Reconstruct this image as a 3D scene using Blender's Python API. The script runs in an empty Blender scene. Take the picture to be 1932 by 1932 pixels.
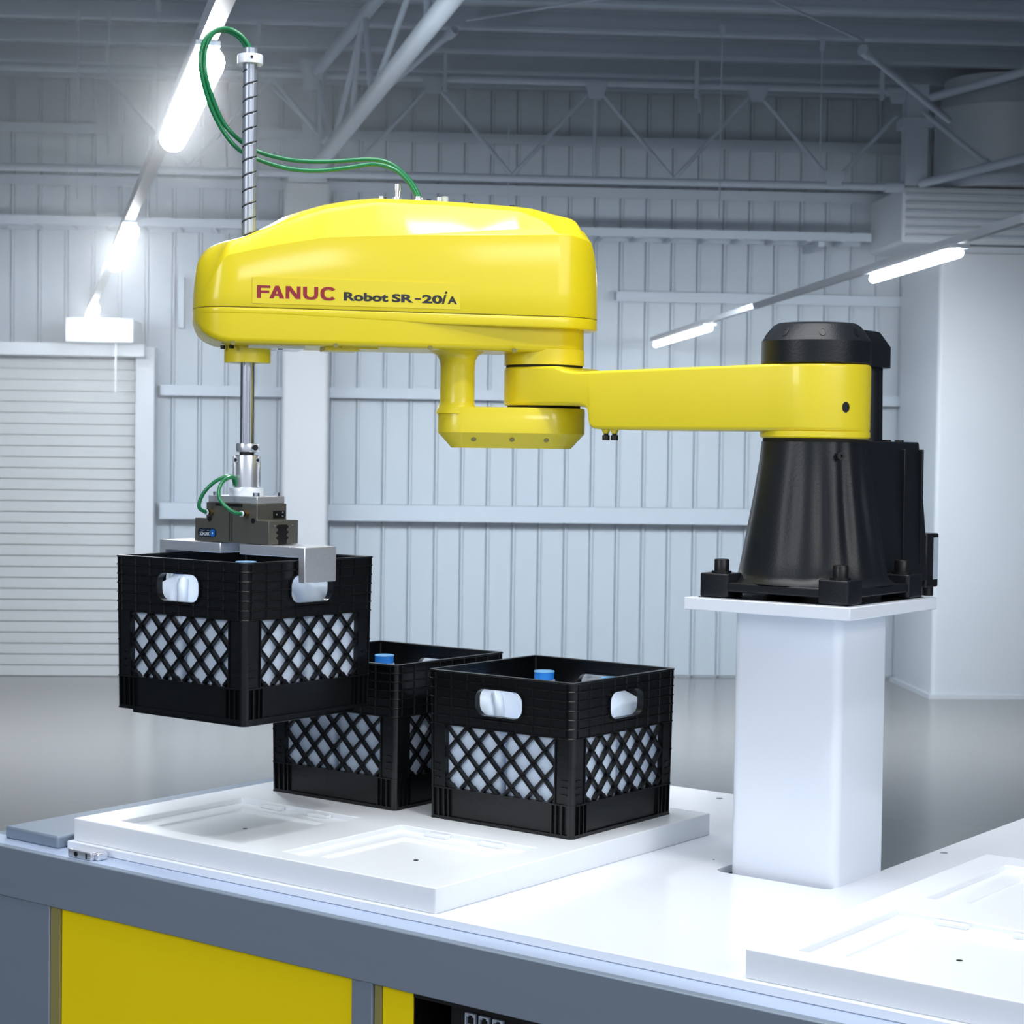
import bpy, bmesh, math, random
from mathutils import Vector, Matrix
random.seed(7)
S = bpy.context.scene
COL = S.collection
PI = math.pi

# ------------------------------------------------------------------ camera, world, lights, exposure
CAM = Vector((1.56271, -2.90261, 0.71656))
YAW, PITCH, ROLL = -0.6504, -0.03303, 0.01353
fwd = Vector((math.sin(YAW) * math.cos(PITCH), math.cos(YAW) * math.cos(PITCH), math.sin(PITCH)))
right = Vector((math.cos(YAW), -math.sin(YAW), 0))
up = right.cross(fwd)
r2 = right * math.cos(ROLL) + up * math.sin(ROLL)
u2 = up * math.cos(ROLL) - right * math.sin(ROLL)
cam_d = bpy.data.cameras.new('camera')
cam = bpy.data.objects.new('camera', cam_d); COL.objects.link(cam)
cam.matrix_world = Matrix(((r2.x, u2.x, -fwd.x, CAM.x), (r2.y, u2.y, -fwd.y, CAM.y), (r2.z, u2.z, -fwd.z, CAM.z), (0, 0, 0, 1)))
cam_d.sensor_width = 36; cam_d.lens = 3604.5 / 1932 * 36
cam_d.clip_start = 0.05; cam_d.clip_end = 100
cam_d.dof.use_dof = True; cam_d.dof.focus_distance = 3.2; cam_d.dof.aperture_fstop = 14
S.camera = cam

S.view_settings.view_transform = 'Standard'; S.view_settings.look = 'None'
S.view_settings.gamma = 1; S.view_settings.use_curve_mapping = False
S.view_settings.exposure = 0.0

w = bpy.data.worlds.new('hall_light'); S.world = w; w.use_nodes = True
w.node_tree.nodes['Background'].inputs[0].default_value = (0.74, 0.82, 0.93, 1)
w.node_tree.nodes['Background'].inputs[1].default_value = 0.8

# room frame: X to the right along the back wall, Y away from the camera, Z up (world height)
RA = math.atan2(0.6595, 0.7517)
ROOM = Matrix.Translation((CAM.x, CAM.y, 0)) @ Matrix.Rotation(RA, 4, 'Z')
FLOOR, CEIL, WALLY = -0.85, 3.28, 13.12

def area(name, loc, target, sx, sy, power, color=(1, 1, 1), spread=180):
    d = bpy.data.lights.new(name, 'AREA'); d.shape = 'RECTANGLE'; d.size = sx; d.size_y = sy
    d.energy = power; d.color = color; d.spread = math.radians(spread)
    o = bpy.data.objects.new(name, d); COL.objects.link(o)
    L = ROOM @ Vector(loc); T = ROOM @ Vector(target)
    o.matrix_world = Matrix.Translation(L) @ (L - T).to_track_quat('Z', 'Y').to_matrix().to_4x4()
    return o
# softboxes over the work cell and hall lamps over the far floor
area('spot_panel_key', (0.96, 1.88, 3.08), (-0.2, 3.4, 1.0), 0.28, 0.16, 26, (1, 0.98, 0.96))
area('softbox_over_cell', (0.1, 3.0, 3.1), (0.1, 3.2, 0.0), 2.6, 1.6, 78, (0.97, 0.98, 1))
area('softbox_left', (-3.2, 0.6, 2.0), (-0.4, 3.4, 0.6), 1.4, 1.4, 52, (0.97, 0.98, 1))
area('softbox_right', (2.9, 0.2, 2.0), (0.6, 3.2, 0.4), 1.8, 1.2, 34, (1, 0.99, 0.97))
area('front_panel_near', (0.9, -0.35, 1.85), (-0.3, 3.4, 0.9), 0.5, 0.22, 7, (1, 0.99, 0.97))
area('front_panel_far', (1.95, -0.2, 1.95), (0.0, 3.5, 0.9), 0.6, 0.28, 7, (1, 0.99, 0.97))
area('hall_lamp_left', (-2.4, 9.5, 1.55), (-2.4, 11.0, -0.85), 3.0, 0.6, 140, (0.975, 0.985, 0.985), 160)
area('hall_lamp_right', (1.4, 9.8, 1.45), (1.4, 11.6, -0.85), 5.0, 0.6, 310, (0.975, 0.985, 0.985), 160)
area('left_ceiling_fill', (-0.9, 6.6, 1.68), (-0.9, 6.6, 3.0), 0.06, 3.0, 26, (0.9, 0.95, 1))  # added fill light, not a hall fixture: lifts the left part of the ceiling

# ------------------------------------------------------------------ materials
def mat(name, color, rough=0.5, metal=0.0, spec=0.5, coat=0.0, noise=0.0, nscale=20.0, bump=0.0, emit=None, estr=0.0, trans=0.0, sss=0.0, stretch=None, bscale=None, coatr=0.08):
    m = bpy.data.materials.new(name); m.use_nodes = True
    nt = m.node_tree; b = nt.nodes['Principled BSDF']
    b.inputs['Base Color'].default_value = (*color, 1)
    b.inputs['Roughness'].default_value = rough; b.inputs['Metallic'].default_value = metal
    b.inputs['Specular IOR Level'].default_value = spec
    b.inputs['Coat Weight'].default_value = coat; b.inputs['Coat Roughness'].default_value = coatr
    b.inputs['Transmission Weight'].default_value = trans
    if sss:
        b.inputs['Subsurface Weight'].default_value = sss; b.inputs['Subsurface Radius'].default_value = (0.02, 0.02, 0.02); b.inputs['Subsurface Scale'].default_value = 1
    if emit:
        b.inputs['Emission Color'].default_value = (*emit, 1); b.inputs['Emission Strength'].default_value = estr
    if noise or bump:
        tc = nt.nodes.new('ShaderNodeTexCoord'); mp = nt.nodes.new('ShaderNodeMapping')
        if stretch: mp.inputs['Scale'].default_value = stretch
        nt.links.new(tc.outputs['Object'], mp.inputs['Vector'])
        nz = nt.nodes.new('ShaderNodeTexNoise'); nz.inputs['Scale'].default_value = nscale; nz.inputs['Detail'].default_value = 4
        nt.links.new(mp.outputs['Vector'], nz.inputs['Vector'])
        if noise:
            mx = nt.nodes.new('ShaderNodeMix'); mx.data_type = 'RGBA'
            mx.inputs[6].default_value = (*[c * (1 - noise) for c in color], 1)
            mx.inputs[7].default_value = (*[min(1, c * (1 + noise)) for c in color], 1)
            nt.links.new(nz.outputs['Fac'], mx.inputs[0]); nt.links.new(mx.outputs[2], b.inputs['Base Color'])
        if bump:
            bp = nt.nodes.new('ShaderNodeBump'); bp.inputs['Strength'].default_value = bump; bp.inputs['Distance'].default_value = 0.001
            n2 = nz
            if bscale:
                n2 = nt.nodes.new('ShaderNodeTexNoise'); n2.inputs['Scale'].default_value = bscale
                nt.links.new(mp.outputs['Vector'], n2.inputs['Vector'])
            nt.links.new(n2.outputs['Fac'], bp.inputs['Height']); nt.links.new(bp.outputs['Normal'], b.inputs['Normal'])
    return m
YEL = mat('yellow_paint', (0.75, 0.615, 0.008), 0.36, spec=0.35, coat=0.32, coatr=0.10, noise=0.02, nscale=6)
YEL2 = mat('yellow_casting_paint', (0.80, 0.66, 0.02), 0.36, coat=0.3, noise=0.03, nscale=8)
YPAN = mat('yellow_panel_paint', (1.0, 0.76, 0.0), 0.6, spec=0.2, noise=0.03, nscale=5)
DECAL = mat('decal_film', (0.765, 0.63, 0.022), 0.35, spec=0.35, coat=0.32, noise=0.01)
BLKC = mat('black_casting', (0.007, 0.009, 0.012), 0.38, spec=0.35, noise=0.2, nscale=30, bump=0.25, bscale=260)
BLKP = mat('black_crate_plastic', (0.0030, 0.0034, 0.0042), 0.28, spec=0.45, noise=0.2, nscale=40, bump=0.2, bscale=150)
BLK = mat('black_steel', (0.006, 0.006, 0.007), 0.4, spec=0.4, noise=0.1)
GAP = mat('dark_gap', (0.01, 0.009, 0.004), 0.8, noise=0.1)
SEAM = mat('seam_shadow_line', (0.22, 0.17, 0.01), 0.8, noise=0.05)
WHT = mat('white_polymer', (0.86, 0.90, 0.97), 0.2, spec=0.5, noise=0.01, nscale=4)
WHTS = mat('white_polymer_tray', (0.86, 0.90, 0.95), 0.28, spec=0.5, noise=0.012, nscale=5, sss=0.15)
WHTC = mat('white_painted_steel', (0.80, 0.86, 0.95), 0.22, coat=0.3, noise=0.01, nscale=4)
ALU = mat('brushed_aluminium', (0.82, 0.84, 0.90), 0.34, metal=0.8, noise=0.12, nscale=30, stretch=(1, 12, 12), bump=0.1)
STEEL = mat('polished_steel', (0.55, 0.57, 0.62), 0.22, metal=1, noise=0.08, nscale=20, stretch=(12, 12, 1))
SCREW = mat('ground_screw_steel', (0.34, 0.38, 0.46), 0.34, metal=0.5, noise=0.12, nscale=60, stretch=(4, 4, 0.3))
STEELB = mat('bright_steel', (0.78, 0.80, 0.85), 0.25, metal=0.8, noise=0.05)
RAIL = mat('grey_anodised_rail', (0.23, 0.285, 0.36), 0.45, metal=0.25, noise=0.04, nscale=3, stretch=(1, 8, 8))
LEDGE = mat('pale_anodised_ledge', (0.50, 0.60, 0.78), 0.35, metal=0.3, noise=0.03)
OLIVE = mat('olive_gasket', (0.28, 0.25, 0.08), 0.6, noise=0.05)
GRIP = mat('hard_anodised_olive', (0.115, 0.112, 0.098), 0.38, metal=0.35, noise=0.06, nscale=40)
BRASS = mat('brass', (0.6, 0.42, 0.16), 0.3, metal=1, noise=0.1)
GREEN = mat('green_hose', (0.005, 0.19, 0.065), 0.3, coat=0.4, noise=0.05)
JUG = mat('milky_jug_plastic', (0.66, 0.77, 0.93), 0.35, spec=0.4, noise=0.03, nscale=9, sss=0.3)
CAPM = mat('blue_cap', (0.02, 0.26, 0.80), 0.35, noise=0.04)
CAPT = mat('pale_blue_cap_top', (0.22, 0.55, 0.93), 0.4, noise=0.03)
RED = mat('red_ink', (0.28, 0.008, 0.022), 0.5, noise=0.02)
INK = mat('black_ink', (0.012, 0.014, 0.02), 0.5, noise=0.02)
BADGE = mat('navy_badge', (0.002, 0.010, 0.028), 0.35, noise=0.05)
BLUEM = mat('blue_mark', (0.01, 0.14, 0.5), 0.35, noise=0.05)
WINK = mat('white_ink', (0.75, 0.8, 0.85), 0.5, noise=0.02)
GREYL = mat('grey_label', (0.45, 0.52, 0.62), 0.45, noise=0.04)
BGSTEEL = mat('painted_hall_steel', (0.31, 0.385, 0.48), 0.5, noise=0.06, nscale=2)
BGPANEL = mat('wall_sheet', (0.315, 0.39, 0.475), 0.5, noise=0.07, nscale=1.5, stretch=(3, 3, 0.5))
BGDECK = mat('roof_deck', (0.40, 0.47, 0.56), 0.6, noise=0.06, nscale=2)
BGPALE = mat('pale_hall_steel', (0.38, 0.44, 0.51), 0.45, noise=0.04, nscale=2)
BGTRK = mat('lamp_track_paint', (0.26, 0.30, 0.35), 0.5, noise=0.03)
BGPIL = mat('pillar_paint', (0.27, 0.31, 0.36), 0.5, noise=0.03, nscale=2)
BGWHITE = mat('white_hall_steel', (0.36, 0.405, 0.45), 0.45, noise=0.04, nscale=2)
FLOORM = mat('sealed_concrete', (0.16, 0.167, 0.178), 0.2, spec=0.5, noise=0.10, nscale=0.9, bump=0.15, bscale=3)
LAMPM = mat('lamp_tube', (1, 1, 1), 0.4, emit=(0.93, 0.97, 1), estr=60)
LAMPM2 = mat('lamp_tube_dim', (1, 1, 1), 0.4, emit=(0.9, 0.95, 1), estr=16)

# ------------------------------------------------------------------ mesh helpers
class MB:
    def __init__(s): s.v = []; s.f = []; s.m = []
    def add(s, vs, fs, mi=0):
        n = len(s.v); s.v += [tuple(q) for q in vs]; s.f += [tuple(n + i for i in f) for f in fs]; s.m += [mi] * len(fs); return s
    def box(s, x0, x1, y0, y1, z0, z1, mi=0):
        v = [(x, y, z) for z in (z0, z1) for y in (y0, y1) for x in (x0, x1)]
        return s.add(v, [(0, 2, 3, 1), (4, 5, 7, 6), (0, 1, 5, 4), (2, 6, 7, 3), (0, 4, 6, 2), (1, 3, 7, 5)], mi)
    def rings(s, rings, cap=True, mi=0, close=True):
        n = len(rings[0]); vs = [q for r in rings for q in r]; fs = []
        for i in range(len(rings) - 1):
            for j in range(n if close else n - 1):
                k = (j + 1) % n
                fs.append((i * n + j, i * n + k, (i + 1) * n + k, (i + 1) * n + j))
        if cap: fs.append(tuple(range(n - 1, -1, -1))); fs.append(tuple((len(rings) - 1) * n + j for j in range(n)))
        return s.add(vs, fs, mi)
    def lathe(s, prof, c=(0, 0, 0), axis='Z', n=32, mi=0, cap=True):
        rs = []
        for r, z in prof:
            ring = []
            for k in range(n):
                a = 2 * PI * k / n; p = (r * math.cos(a), r * math.sin(a), z)
                if axis == 'X': p = (p[2], p[0], p[1])
                if axis == 'Y': p = (p[0], p[2], p[1])
                ring.append((p[0] + c[0], p[1] + c[1], p[2] + c[2]))
            rs.append(ring)
        return s.rings(rs, cap, mi)
    def tube(s, pts, r, n=10, mi=0, closed=False):
        P = [Vector(p) for p in pts]; rs = []; prev = None
        for i, p in enumerate(P):
            t = (P[min(i + 1, len(P) - 1)] - P[max(i - 1, 0)]).normalized()
            if prev is None:
                a = Vector((0, 0, 1)) if abs(t.z) < 0.9 else Vector((1, 0, 0)); u = t.cross(a).normalized()
            else: u = (prev - t * prev.dot(t)).normalized()
            prev = u; v = t.cross(u)
            rr = r[i] if isinstance(r, (list, tuple)) else r
            rs.append([tuple(p + (u * math.cos(2 * PI * k / n) + v * math.sin(2 * PI * k / n)) * rr) for k in range(n)])
        return s.rings(rs, True, mi)
    def prism(s, out, z0, z1, mi=0):
        n = len(out)
        return s.rings([[(x, y, z0) for x, y in out], [(x, y, z1) for x, y in out]], True, mi)
    def xf(s, M): s.v = [tuple(M @ Vector(q)) for q in s.v]; return s
    def build(s, name, mats, parent=None, smooth=True, M=None, bevel=0.0, ang=35, seg=2):
        me = bpy.data.meshes.new(name); me.from_pydata(s.v, [], s.f); me.validate()
        for m_ in (mats if isinstance(mats, (list, tuple)) else [mats]): me.materials.append(m_)
        if len(me.polygons) == len(s.m): me.polygons.foreach_set('material_index', s.m)
        bm = bmesh.new(); bm.from_mesh(me); bmesh.ops.recalc_face_normals(bm, faces=bm.faces)
        if smooth:
            for f in bm.faces: f.smooth = True
            for e in bm.edges:
                if len(e.link_faces) != 2 or e.calc_face_angle(0) > math.radians(ang): e.smooth = False
        bm.to_mesh(me); bm.free()
        o = bpy.data.objects.new(name, me); COL.objects.link(o)
        if parent is not None: o.parent = parent
        if M is not None: o.matrix_world = M if parent is None else M
        if bevel:
            b = o.modifiers.new('bevel', 'BEVEL'); b.width = bevel; b.segments = seg; b.limit_method = 'ANGLE'; b.angle_limit = math.radians(40); b.harden_normals = False
        return o
def empty(name, loc=(0, 0, 0), rz=0):
    o = bpy.data.objects.new(name, None); COL.objects.link(o); o.location = loc; o.rotation_euler = (0, 0, rz); o.empty_display_size = 0.05; return o
def tag(o, label=None, cat=None, group=None, kind=None):
    if label: o['label'] = label
    if cat: o['category'] = cat
    if group: o['group'] = group
    if kind: o['kind'] = kind
    return o
def copy_tree(o, parent=None):
    c = o.copy(); COL.objects.link(c); c.parent = parent
    for ch in list(o.children): copy_tree(ch, c)
    return c
def rrect(hx, hy, r, n=5, cx=0, cy=0):
    o = []
    for sx, sy, a0 in ((1, 1, 0), (-1, 1, PI / 2), (-1, -1, PI), (1, -1, 1.5 * PI)):
        for k in range(n + 1):
            a = a0 + PI / 2 * k / n
            o.append((cx + sx * (hx - r) + r * math.cos(a), cy + sy * (hy - r) + r * math.sin(a)))
    return o
def spline(pts, n=12):
    P = [Vector(p) for p in pts]; P = [P[0] * 2 - P[1]] + P + [P[-1] * 2 - P[-2]]; o = []
    for i in range(1, len(P) - 2):
        a, b, c, d = P[i - 1:i + 3]
        for k in range(n):
            t = k / n
            o.append(0.5 * ((2 * b) + (c - a) * t + (2 * a - 5 * b + 4 * c - d) * t * t + (3 * b - a - 3 * c + d) * t ** 3))
    o.append(P[-2]); return [tuple(q) for q in o]
def interp(tab, x):
    if x <= tab[0][0]: return tab[0][1]
    for (a, b), (c, d) in zip(tab, tab[1:]):
        if x <= c: return b + (d - b) * (x - a) / (c - a)
    return tab[-1][1]
def fillet(pts, rad, n=4):
    o = [pts[0]]
    for i in range(1, len(pts) - 1):
        p, a, b = Vector(pts[i]), Vector(pts[i - 1]), Vector(pts[i + 1])
        la, lb = (a - p).length, (b - p).length
        r = min(rad[i] if isinstance(rad, (list, tuple)) else rad, la * 0.45, lb * 0.45)
        A = p + (a - p).normalized() * r if la > 1e-9 else p; B = p + (b - p).normalized() * r if lb > 1e-9 else p
        for k in range(n + 1):
            t = k / n; o.append(tuple(A * (1 - t) ** 2 + p * 2 * t * (1 - t) + B * t * t))
    o.append(pts[-1]); return o
def text_mesh(txt, x0, x1, z0, z1, off=0.0, shear=0.0, depth=0.0004, keep=None):
    """flat letters fitted to the box x0..x1, z0..z1 in a local X-Z plane, facing -Y"""
    cu = bpy.data.curves.new('letters', 'FONT'); cu.body = txt; cu.offset = off; cu.shear = shear; cu.extrude = 0; cu.resolution_u = 6
    o = bpy.data.objects.new('letters', cu); COL.objects.link(o); bpy.context.view_layer.update()
    me = o.to_mesh(); vs = [tuple(v.co) for v in me.vertices]; fs = [tuple(p.vertices) for p in me.polygons]; o.to_mesh_clear()
    bpy.data.objects.remove(o); bpy.data.curves.remove(cu)
    ax = min(v[0] for v in vs); bx = max(v[0] for v in vs); ay = min(v[1] for v in vs); by = max(v[1] for v in vs)
    if keep: ay, by = keep
    return [((v[0] - ax) / (bx - ax) * (x1 - x0) + x0, 0.0, (v[1] - ay) / (by - ay) * (z1 - z0) + z0) for v in vs], fs

# ------------------------------------------------------------------ the setting
def room(mb, name, m, parent=None, **k):
    mb.xf(ROOM); return mb.build(name, m, parent, **k)
fl = room(MB().box(-7, 8, -4, WALLY + 0.1, FLOOR - 0.1, FLOOR), 'floor', FLOORM); tag(fl, kind='structure')
ce = room(MB().box(-7, 8, -4, WALLY + 0.1, CEIL, CEIL + 0.1), 'ceiling', BGDECK); tag(ce, kind='structure')
wb = room(MB().box(-7, 8, WALLY, WALLY + 0.1, FLOOR, CEIL), 'wall_back', BGPANEL); tag(wb, kind='structure')
wl = room(MB().box(-7.1, -7, -4, WALLY, FLOOR, CEIL), 'wall_left', BGPANEL); tag(wl, kind='structure')
wr = room(MB().box(8, 8.1, -4, WALLY, FLOOR, CEIL), 'wall_right', BGPANEL); tag(wr, kind='structure')
# wall sheets: one panel with a folded standing seam, repeated along the wall
PW = 0.179
pm = MB()
prof = [(0.003, 0.0), (0.003, -0.010), (0.009, -0.030), (0.021, -0.030), (0.026, -0.010), (PW - 0.003, -0.010), (PW - 0.003, 0.0)]
pm.rings([[(x, y, FLOOR + 0.012) for x, y in prof], [(x, y, CEIL - 0.06) for x, y in prof]])
panel0 = None
x = -3.4
while x < 4.75:
    if panel0 is None:
        panel0 = pm.build('panel', BGPANEL, wb, smooth=False); o = panel0
    else:
        o = panel0.copy(); COL.objects.link(o); o.parent = wb
    o.matrix_basis = ROOM @ Matrix.Translation((x + 0.018, WALLY, 0))
    x += PW
def girt(z, x0=-3.4, x1=4.7, h=0.045, d=0.11, name='girt'):
    g = MB().box(x0, x1, WALLY - 0.036 - d, WALLY - 0.031, z - h / 2, z + h / 2)
    g.box(x0, x1, WALLY - 0.040 - d, WALLY - 0.032 - d, z - h / 2 - 0.02, z + h / 2)
    room(g, name, BGSTEEL, wb, smooth=False)
for z in (2.82, 2.475): girt(z)
girt(1.775, 1.6, 3.75, 0.05); girt(1.09, -1.47, 3.75, 0.05); girt(0.28, -1.47, 3.75, 0.09)
# purlins under the roof deck
for y, in ((11.2,), (11.87,), (12.5,), (13.02,), (10.5,), (9.8,), (9.1,), (8.4,), (7.7,), (7.0,)):
    g = MB().box(-7, 8, y - 0.035, y + 0.035, CEIL - 0.020, CEIL - 0.002)
    g.box(-7, 8, y - 0.008, y + 0.008, CEIL - 0.12, CEIL - 0.002); g.box(-7, 8, y - 0.03, y + 0.03, CEIL - 0.125, CEIL - 0.105)
    room(g, 'purlin', BGSTEEL, ce, smooth=False)
# cable ladder along the wall
cl = empty('cable_ladder', ROOM @ Vector((0.9, 12.7, 2.17)), 0)
tag(cl, 'long pale cable ladder fixed high along the ribbed back wall', 'cable ladder')
def roomchild(mb, name, m, parent, **k):
    o = room(mb, name, m, None, **k)
    bpy.context.view_layer.update()
    o.parent = parent; o.matrix_parent_inverse = parent.matrix_world.inverted(); return o
for yy in (12.62, 12.92): roomchild(MB().box(-3.3, 3.26, yy - 0.012, yy + 0.012, 2.13, 2.185), 'side_rail', BGSTEEL, cl, smooth=False)
x = -3.2
while x < 3.2:
    roomchild(MB().box(x, x + 0.03, 12.62, 12.92, 2.125, 2.145), 'rung', BGSTEEL, cl, smooth=False); x += 0.232
for x in (-2.6, -0.9, 1.1, 2.9): roomchild(MB().box(x, x + 0.04, 12.6, WALLY - 0.04, 2.09, 2.125), 'wall_bracket', BGSTEEL, cl, smooth=False)
# roller door, its hood, and the frame beside it
dr = room(MB().box(-2.75, -1.60, WALLY - 0.13, WALLY - 0.05, FLOOR, 1.27), 'door_1', BGWHITE); tag(dr, kind='structure')
z = FLOOR + 0.004
while z < 1.26:
    room(MB().box(-2.74, -1.62, WALLY - 0.150, WALLY - 0.128, z, z + 0.067), 'slat', BGWHITE, dr, smooth=False); z += 0.0735
room(MB().box(-1.62, -1.50, WALLY - 0.25, WALLY - 0.05, FLOOR, 1.36), 'door_frame', BGPALE, dr, smooth=False)
hood = room(MB().box(-2.04, -1.60, WALLY - 0.55, WALLY - 0.13, 1.37, 1.53), 'roller_hood', BGWHITE, smooth=False, bevel=0.01)
tag(hood, 'pale boxy roller hood above the slatted roller door', 'door hood')
room(MB().box(-2.6, -1.55, WALLY - 0.4, WALLY - 0.16, 1.29, 1.372), 'shaft_cover', BGPALE, hood, smooth=False)
room(MB().box(-1.725, -1.715, WALLY - 0.5, WALLY - 0.49, 1.05, 1.37), 'pull_cord', BGPALE, hood, smooth=False)
vent = room(MB().box(-1.36, -1.32, WALLY - 0.12, WALLY - 0.04, 1.50, 1.84), 'wall_box', BGSTEEL, smooth=False)
tag(vent, 'narrow dark grey box on the wall left of the robot nose', 'wall box')
# pillars
def pillar(x0, x1, y0, y1, z0, z1, label, m):
    p = empty('pillar', ROOM @ Vector(((x0 + x1) / 2, (y0 + y1) / 2, z0))); tag(p, label, 'pillar')
    b = MB(); b.rings([[(a, c, z) for a, c in rrect((x1 - x0) / 2, (y1 - y0) / 2, 0.03, 4, (x0 + x1) / 2, (y0 + y1) / 2)] for z in (z0, z1)])
    roomchild(b, 'shaft', m, p)
    roomchild(MB().box(x0 + 0.03, x1 - 0.03, y0 + 0.03, y1 - 0.03, z1, z1 + 0.05), 'cap_plate', BGPALE, p, smooth=False)
    roomchild(MB().box(x0 - 0.02, x1 + 0.02, y0 - 0.02, y1 + 0.02, z0, z0 + 0.03), 'base_plate', BGPALE, p, smooth=False)
    return p
pl = pillar(-0.63, -0.33, 12.36, 12.66, FLOOR, 2.40, 'pale square pillar standing behind the robot nose', BGPIL)
roomchild(MB().box(-0.52, -0.45, 12.45, 12.52, 2.45, CEIL - 0.12), 'neck_post', BGSTEEL, pl, smooth=False)
pr_ = pillar(3.55, 4.7, 12.0, 12.9, FLOOR, 2.0, 'broad pale pillar at the right end of the back wall', BGPALE)
# louvred duct unit and round tank at the right
un = empty('air_unit', ROOM @ Vector((3.8, 12.4, 2.06))); tag(un, 'pale louvred air unit on top of the broad right pillar', 'air unit')
roomchild(MB().box(3.30, 4.7, 12.0, 12.8, 2.06, 2.42), 'housing', BGPALE, un, smooth=False, bevel=0.02)
for k in range(6): roomchild(MB().box(3.32, 4.68, 11.975, 12.0, 2.10 + k * 0.052, 2.112 + k * 0.052), 'louvre', BGSTEEL, un, smooth=False)
tk = empty('round_duct', ROOM @ Vector((4.0, 12.2, 2.42))); tag(tk, 'big round pale duct rising behind the roof truss at right', 'duct')
b = MB(); b.lathe([(0.42, 2.43), (0.42, 2.95), (0.38, 3.0), (0.36, CEIL - 0.13)], (4.02, 12.3, 0), n=40); roomchild(b, 'duct_body', BGPALE, tk)
b = MB(); b.lathe([(0.44, 2.44), (0.44, 2.50)], (4.02, 12.3, 0), n=40); roomchild(b, 'duct_flange', BGSTEEL, tk)
# the truss across the hall
TY = 12.0
tr = empty('roof_truss', ROOM @ Vector((0.8, TY, 2.4))); tag(tr, 'welded tube truss spanning left to right under the roof', 'truss')
roomchild(MB().tube([(-3.2, TY, 3.018), (3.25, TY, 3.018)], 0.024, 12), 'top_chord', BGSTEEL, tr)
roomchild(MB().tube([(-3.2, TY, 2.41), (3.25, TY, 2.41)], 0.024, 12), 'bottom_chord', BGSTEEL, tr)
nodes = [(-1.72, 3.0), (-1.2, 2.425), (-0.69, 3.0), (-0.205, 2.425), (0.312, 3.0), (0.81, 2.425), (1.329, 3.0), (1.83, 2.425), (2.347, 3.0), (2.85, 2.425), (3.25, 2.86)]
for (a, za), (c, zc) in zip(nodes, nodes[1:]): roomchild(MB().tube([(a, TY, za), (c, TY, zc)], 0.014, 10), 'diagonal', BGSTEEL, tr)
roomchild(MB().tube([(1.329, TY, 3.0), (1.329, TY, 2.42)], 0.013, 10), 'post', BGSTEEL, tr)
def plate(x, z, hw, hh, y=TY):
    return MB().rings([[(x + a, yy, z + c) for a, c in ((-hw, hh), (hw, hh), (hw * 0.6, -hh), (-hw * 0.6, -hh))] for yy in (y - 0.004, y + 0.004)])
for (a, za) in ((1.329, 2.96), (2.35, 2.97), (0.312, 2.97), (2.85, 2.45), (3.25, 2.98)): roomchild(plate(a, za, 0.07, 0.05, TY - 0.028), 'gusset', BGSTEEL, tr, smooth=False)
post = empty('truss_column', ROOM @ Vector((3.36, TY, 2.42))); tag(post, 'dark short column carrying the right end of the roof truss', 'column')
roomchild(MB().box(3.30, 3.44, TY - 0.06, TY + 0.06, 2.42, 3.05), 'shaft', BGSTEEL, post, smooth=False)
roomchild(MB().box(3.27, 3.47, TY - 0.08, TY + 0.08, 2.78, 2.84), 'collar', BGSTEEL, post, smooth=False)
for z in (3.018, 2.41): roomchild(MB().lathe([(0.036, 0), (0.036, 0.12)], (3.18, TY, z), 'X', 16), 'socket', BGSTEEL, post)
# the truss running away from the camera
dv = Vector((-0.146, 1.0, 0)).normalized()
ld = empty('long_truss', ROOM @ Vector((-0.4, 12.0, 2.45))); tag(ld, 'heavy pale tube truss running from upper middle toward the back wall', 'truss')
LC = lambda y: (-0.407 + (12.0 - y) * 0.146, y, 2.453)
UC = lambda y: (-0.424 + (12.0 - y) * 0.190, y, 3.025)
roomchild(MB().tube([LC(12.0), LC(6.0)], 0.043, 20), 'lower_chord', BGPALE, ld)
roomchild(MB().tube([UC(12.0), UC(6.0)], 0.036, 20), 'upper_chord', BGSTEEL, ld)
roomchild(MB().tube([LC(12.3), LC(12.0)], [0.012, 0.043], 20), 'end_cone', BGPALE, ld)
ys = [11.9, 11.2, 10.3, 9.6, 8.7, 8.0, 7.1, 6.4]
for i, (a, c) in enumerate(zip(ys, ys[1:])):
    p, q = (UC(a), LC(c)) if i % 2 == 0 else (LC(a), UC(c))
    roomchild(MB().tube([p, q], 0.016, 10), 'strut', BGSTEEL, ld)
for y in (11.8, 10.4): roomchild(MB().tube([UC(y), LC(y)], 0.014, 10), 'strut', BGSTEEL, ld)
g = plate(-0.424, 3.0, 0.09, 0.09, 11.9); roomchild(g, 'gusset', BGSTEEL, ld, smooth=False)
# loose braces
def brace(p, q, r, label, m=BGSTEEL, name='roof_brace', cat='brace'):
    e = empty(name, ROOM @ Vector(q)); tag(e, label, cat, 'braces and rods under the roof')
    roomchild(MB().tube([p, q], r, 12), 'rod', m, e)
    d = (Vector(q) - Vector(p)).normalized() * 0.07
    roomchild(MB().tube([q, tuple(Vector(q) - d)], r * 1.6, 12), 'end_sleeve', m, e); return e
brace((-0.36, 11.7, 2.56), (0.39, 10.6, 3.02), 0.018, 'slim tube brace rising right from the long truss')
brace((3.35, 11.2, 2.70), (2.62, 10.4, 2.93), 0.020, 'stout tube brace slanting down to the right corner')
brace((0.45, 10.5, 3.05), (3.0, 8.6, 3.12), 0.007, 'thin rod slanting up right from the brace gusset')
brace((1.0, 8.8, 3.13), (2.62, 10.4, 2.98), 0.007, 'thin rod slanting down right to the stout brace')
brace((3.35, 12.05, 2.95), (4.3, 11.2, 3.15), 0.028, 'thick tube leaving the short column toward upper right')
brace((3.38, 11.9, 2.42), (4.3, 11.2, 2.62), 0.028, 'thick tube leaving the foot of the short column rightward')
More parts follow.
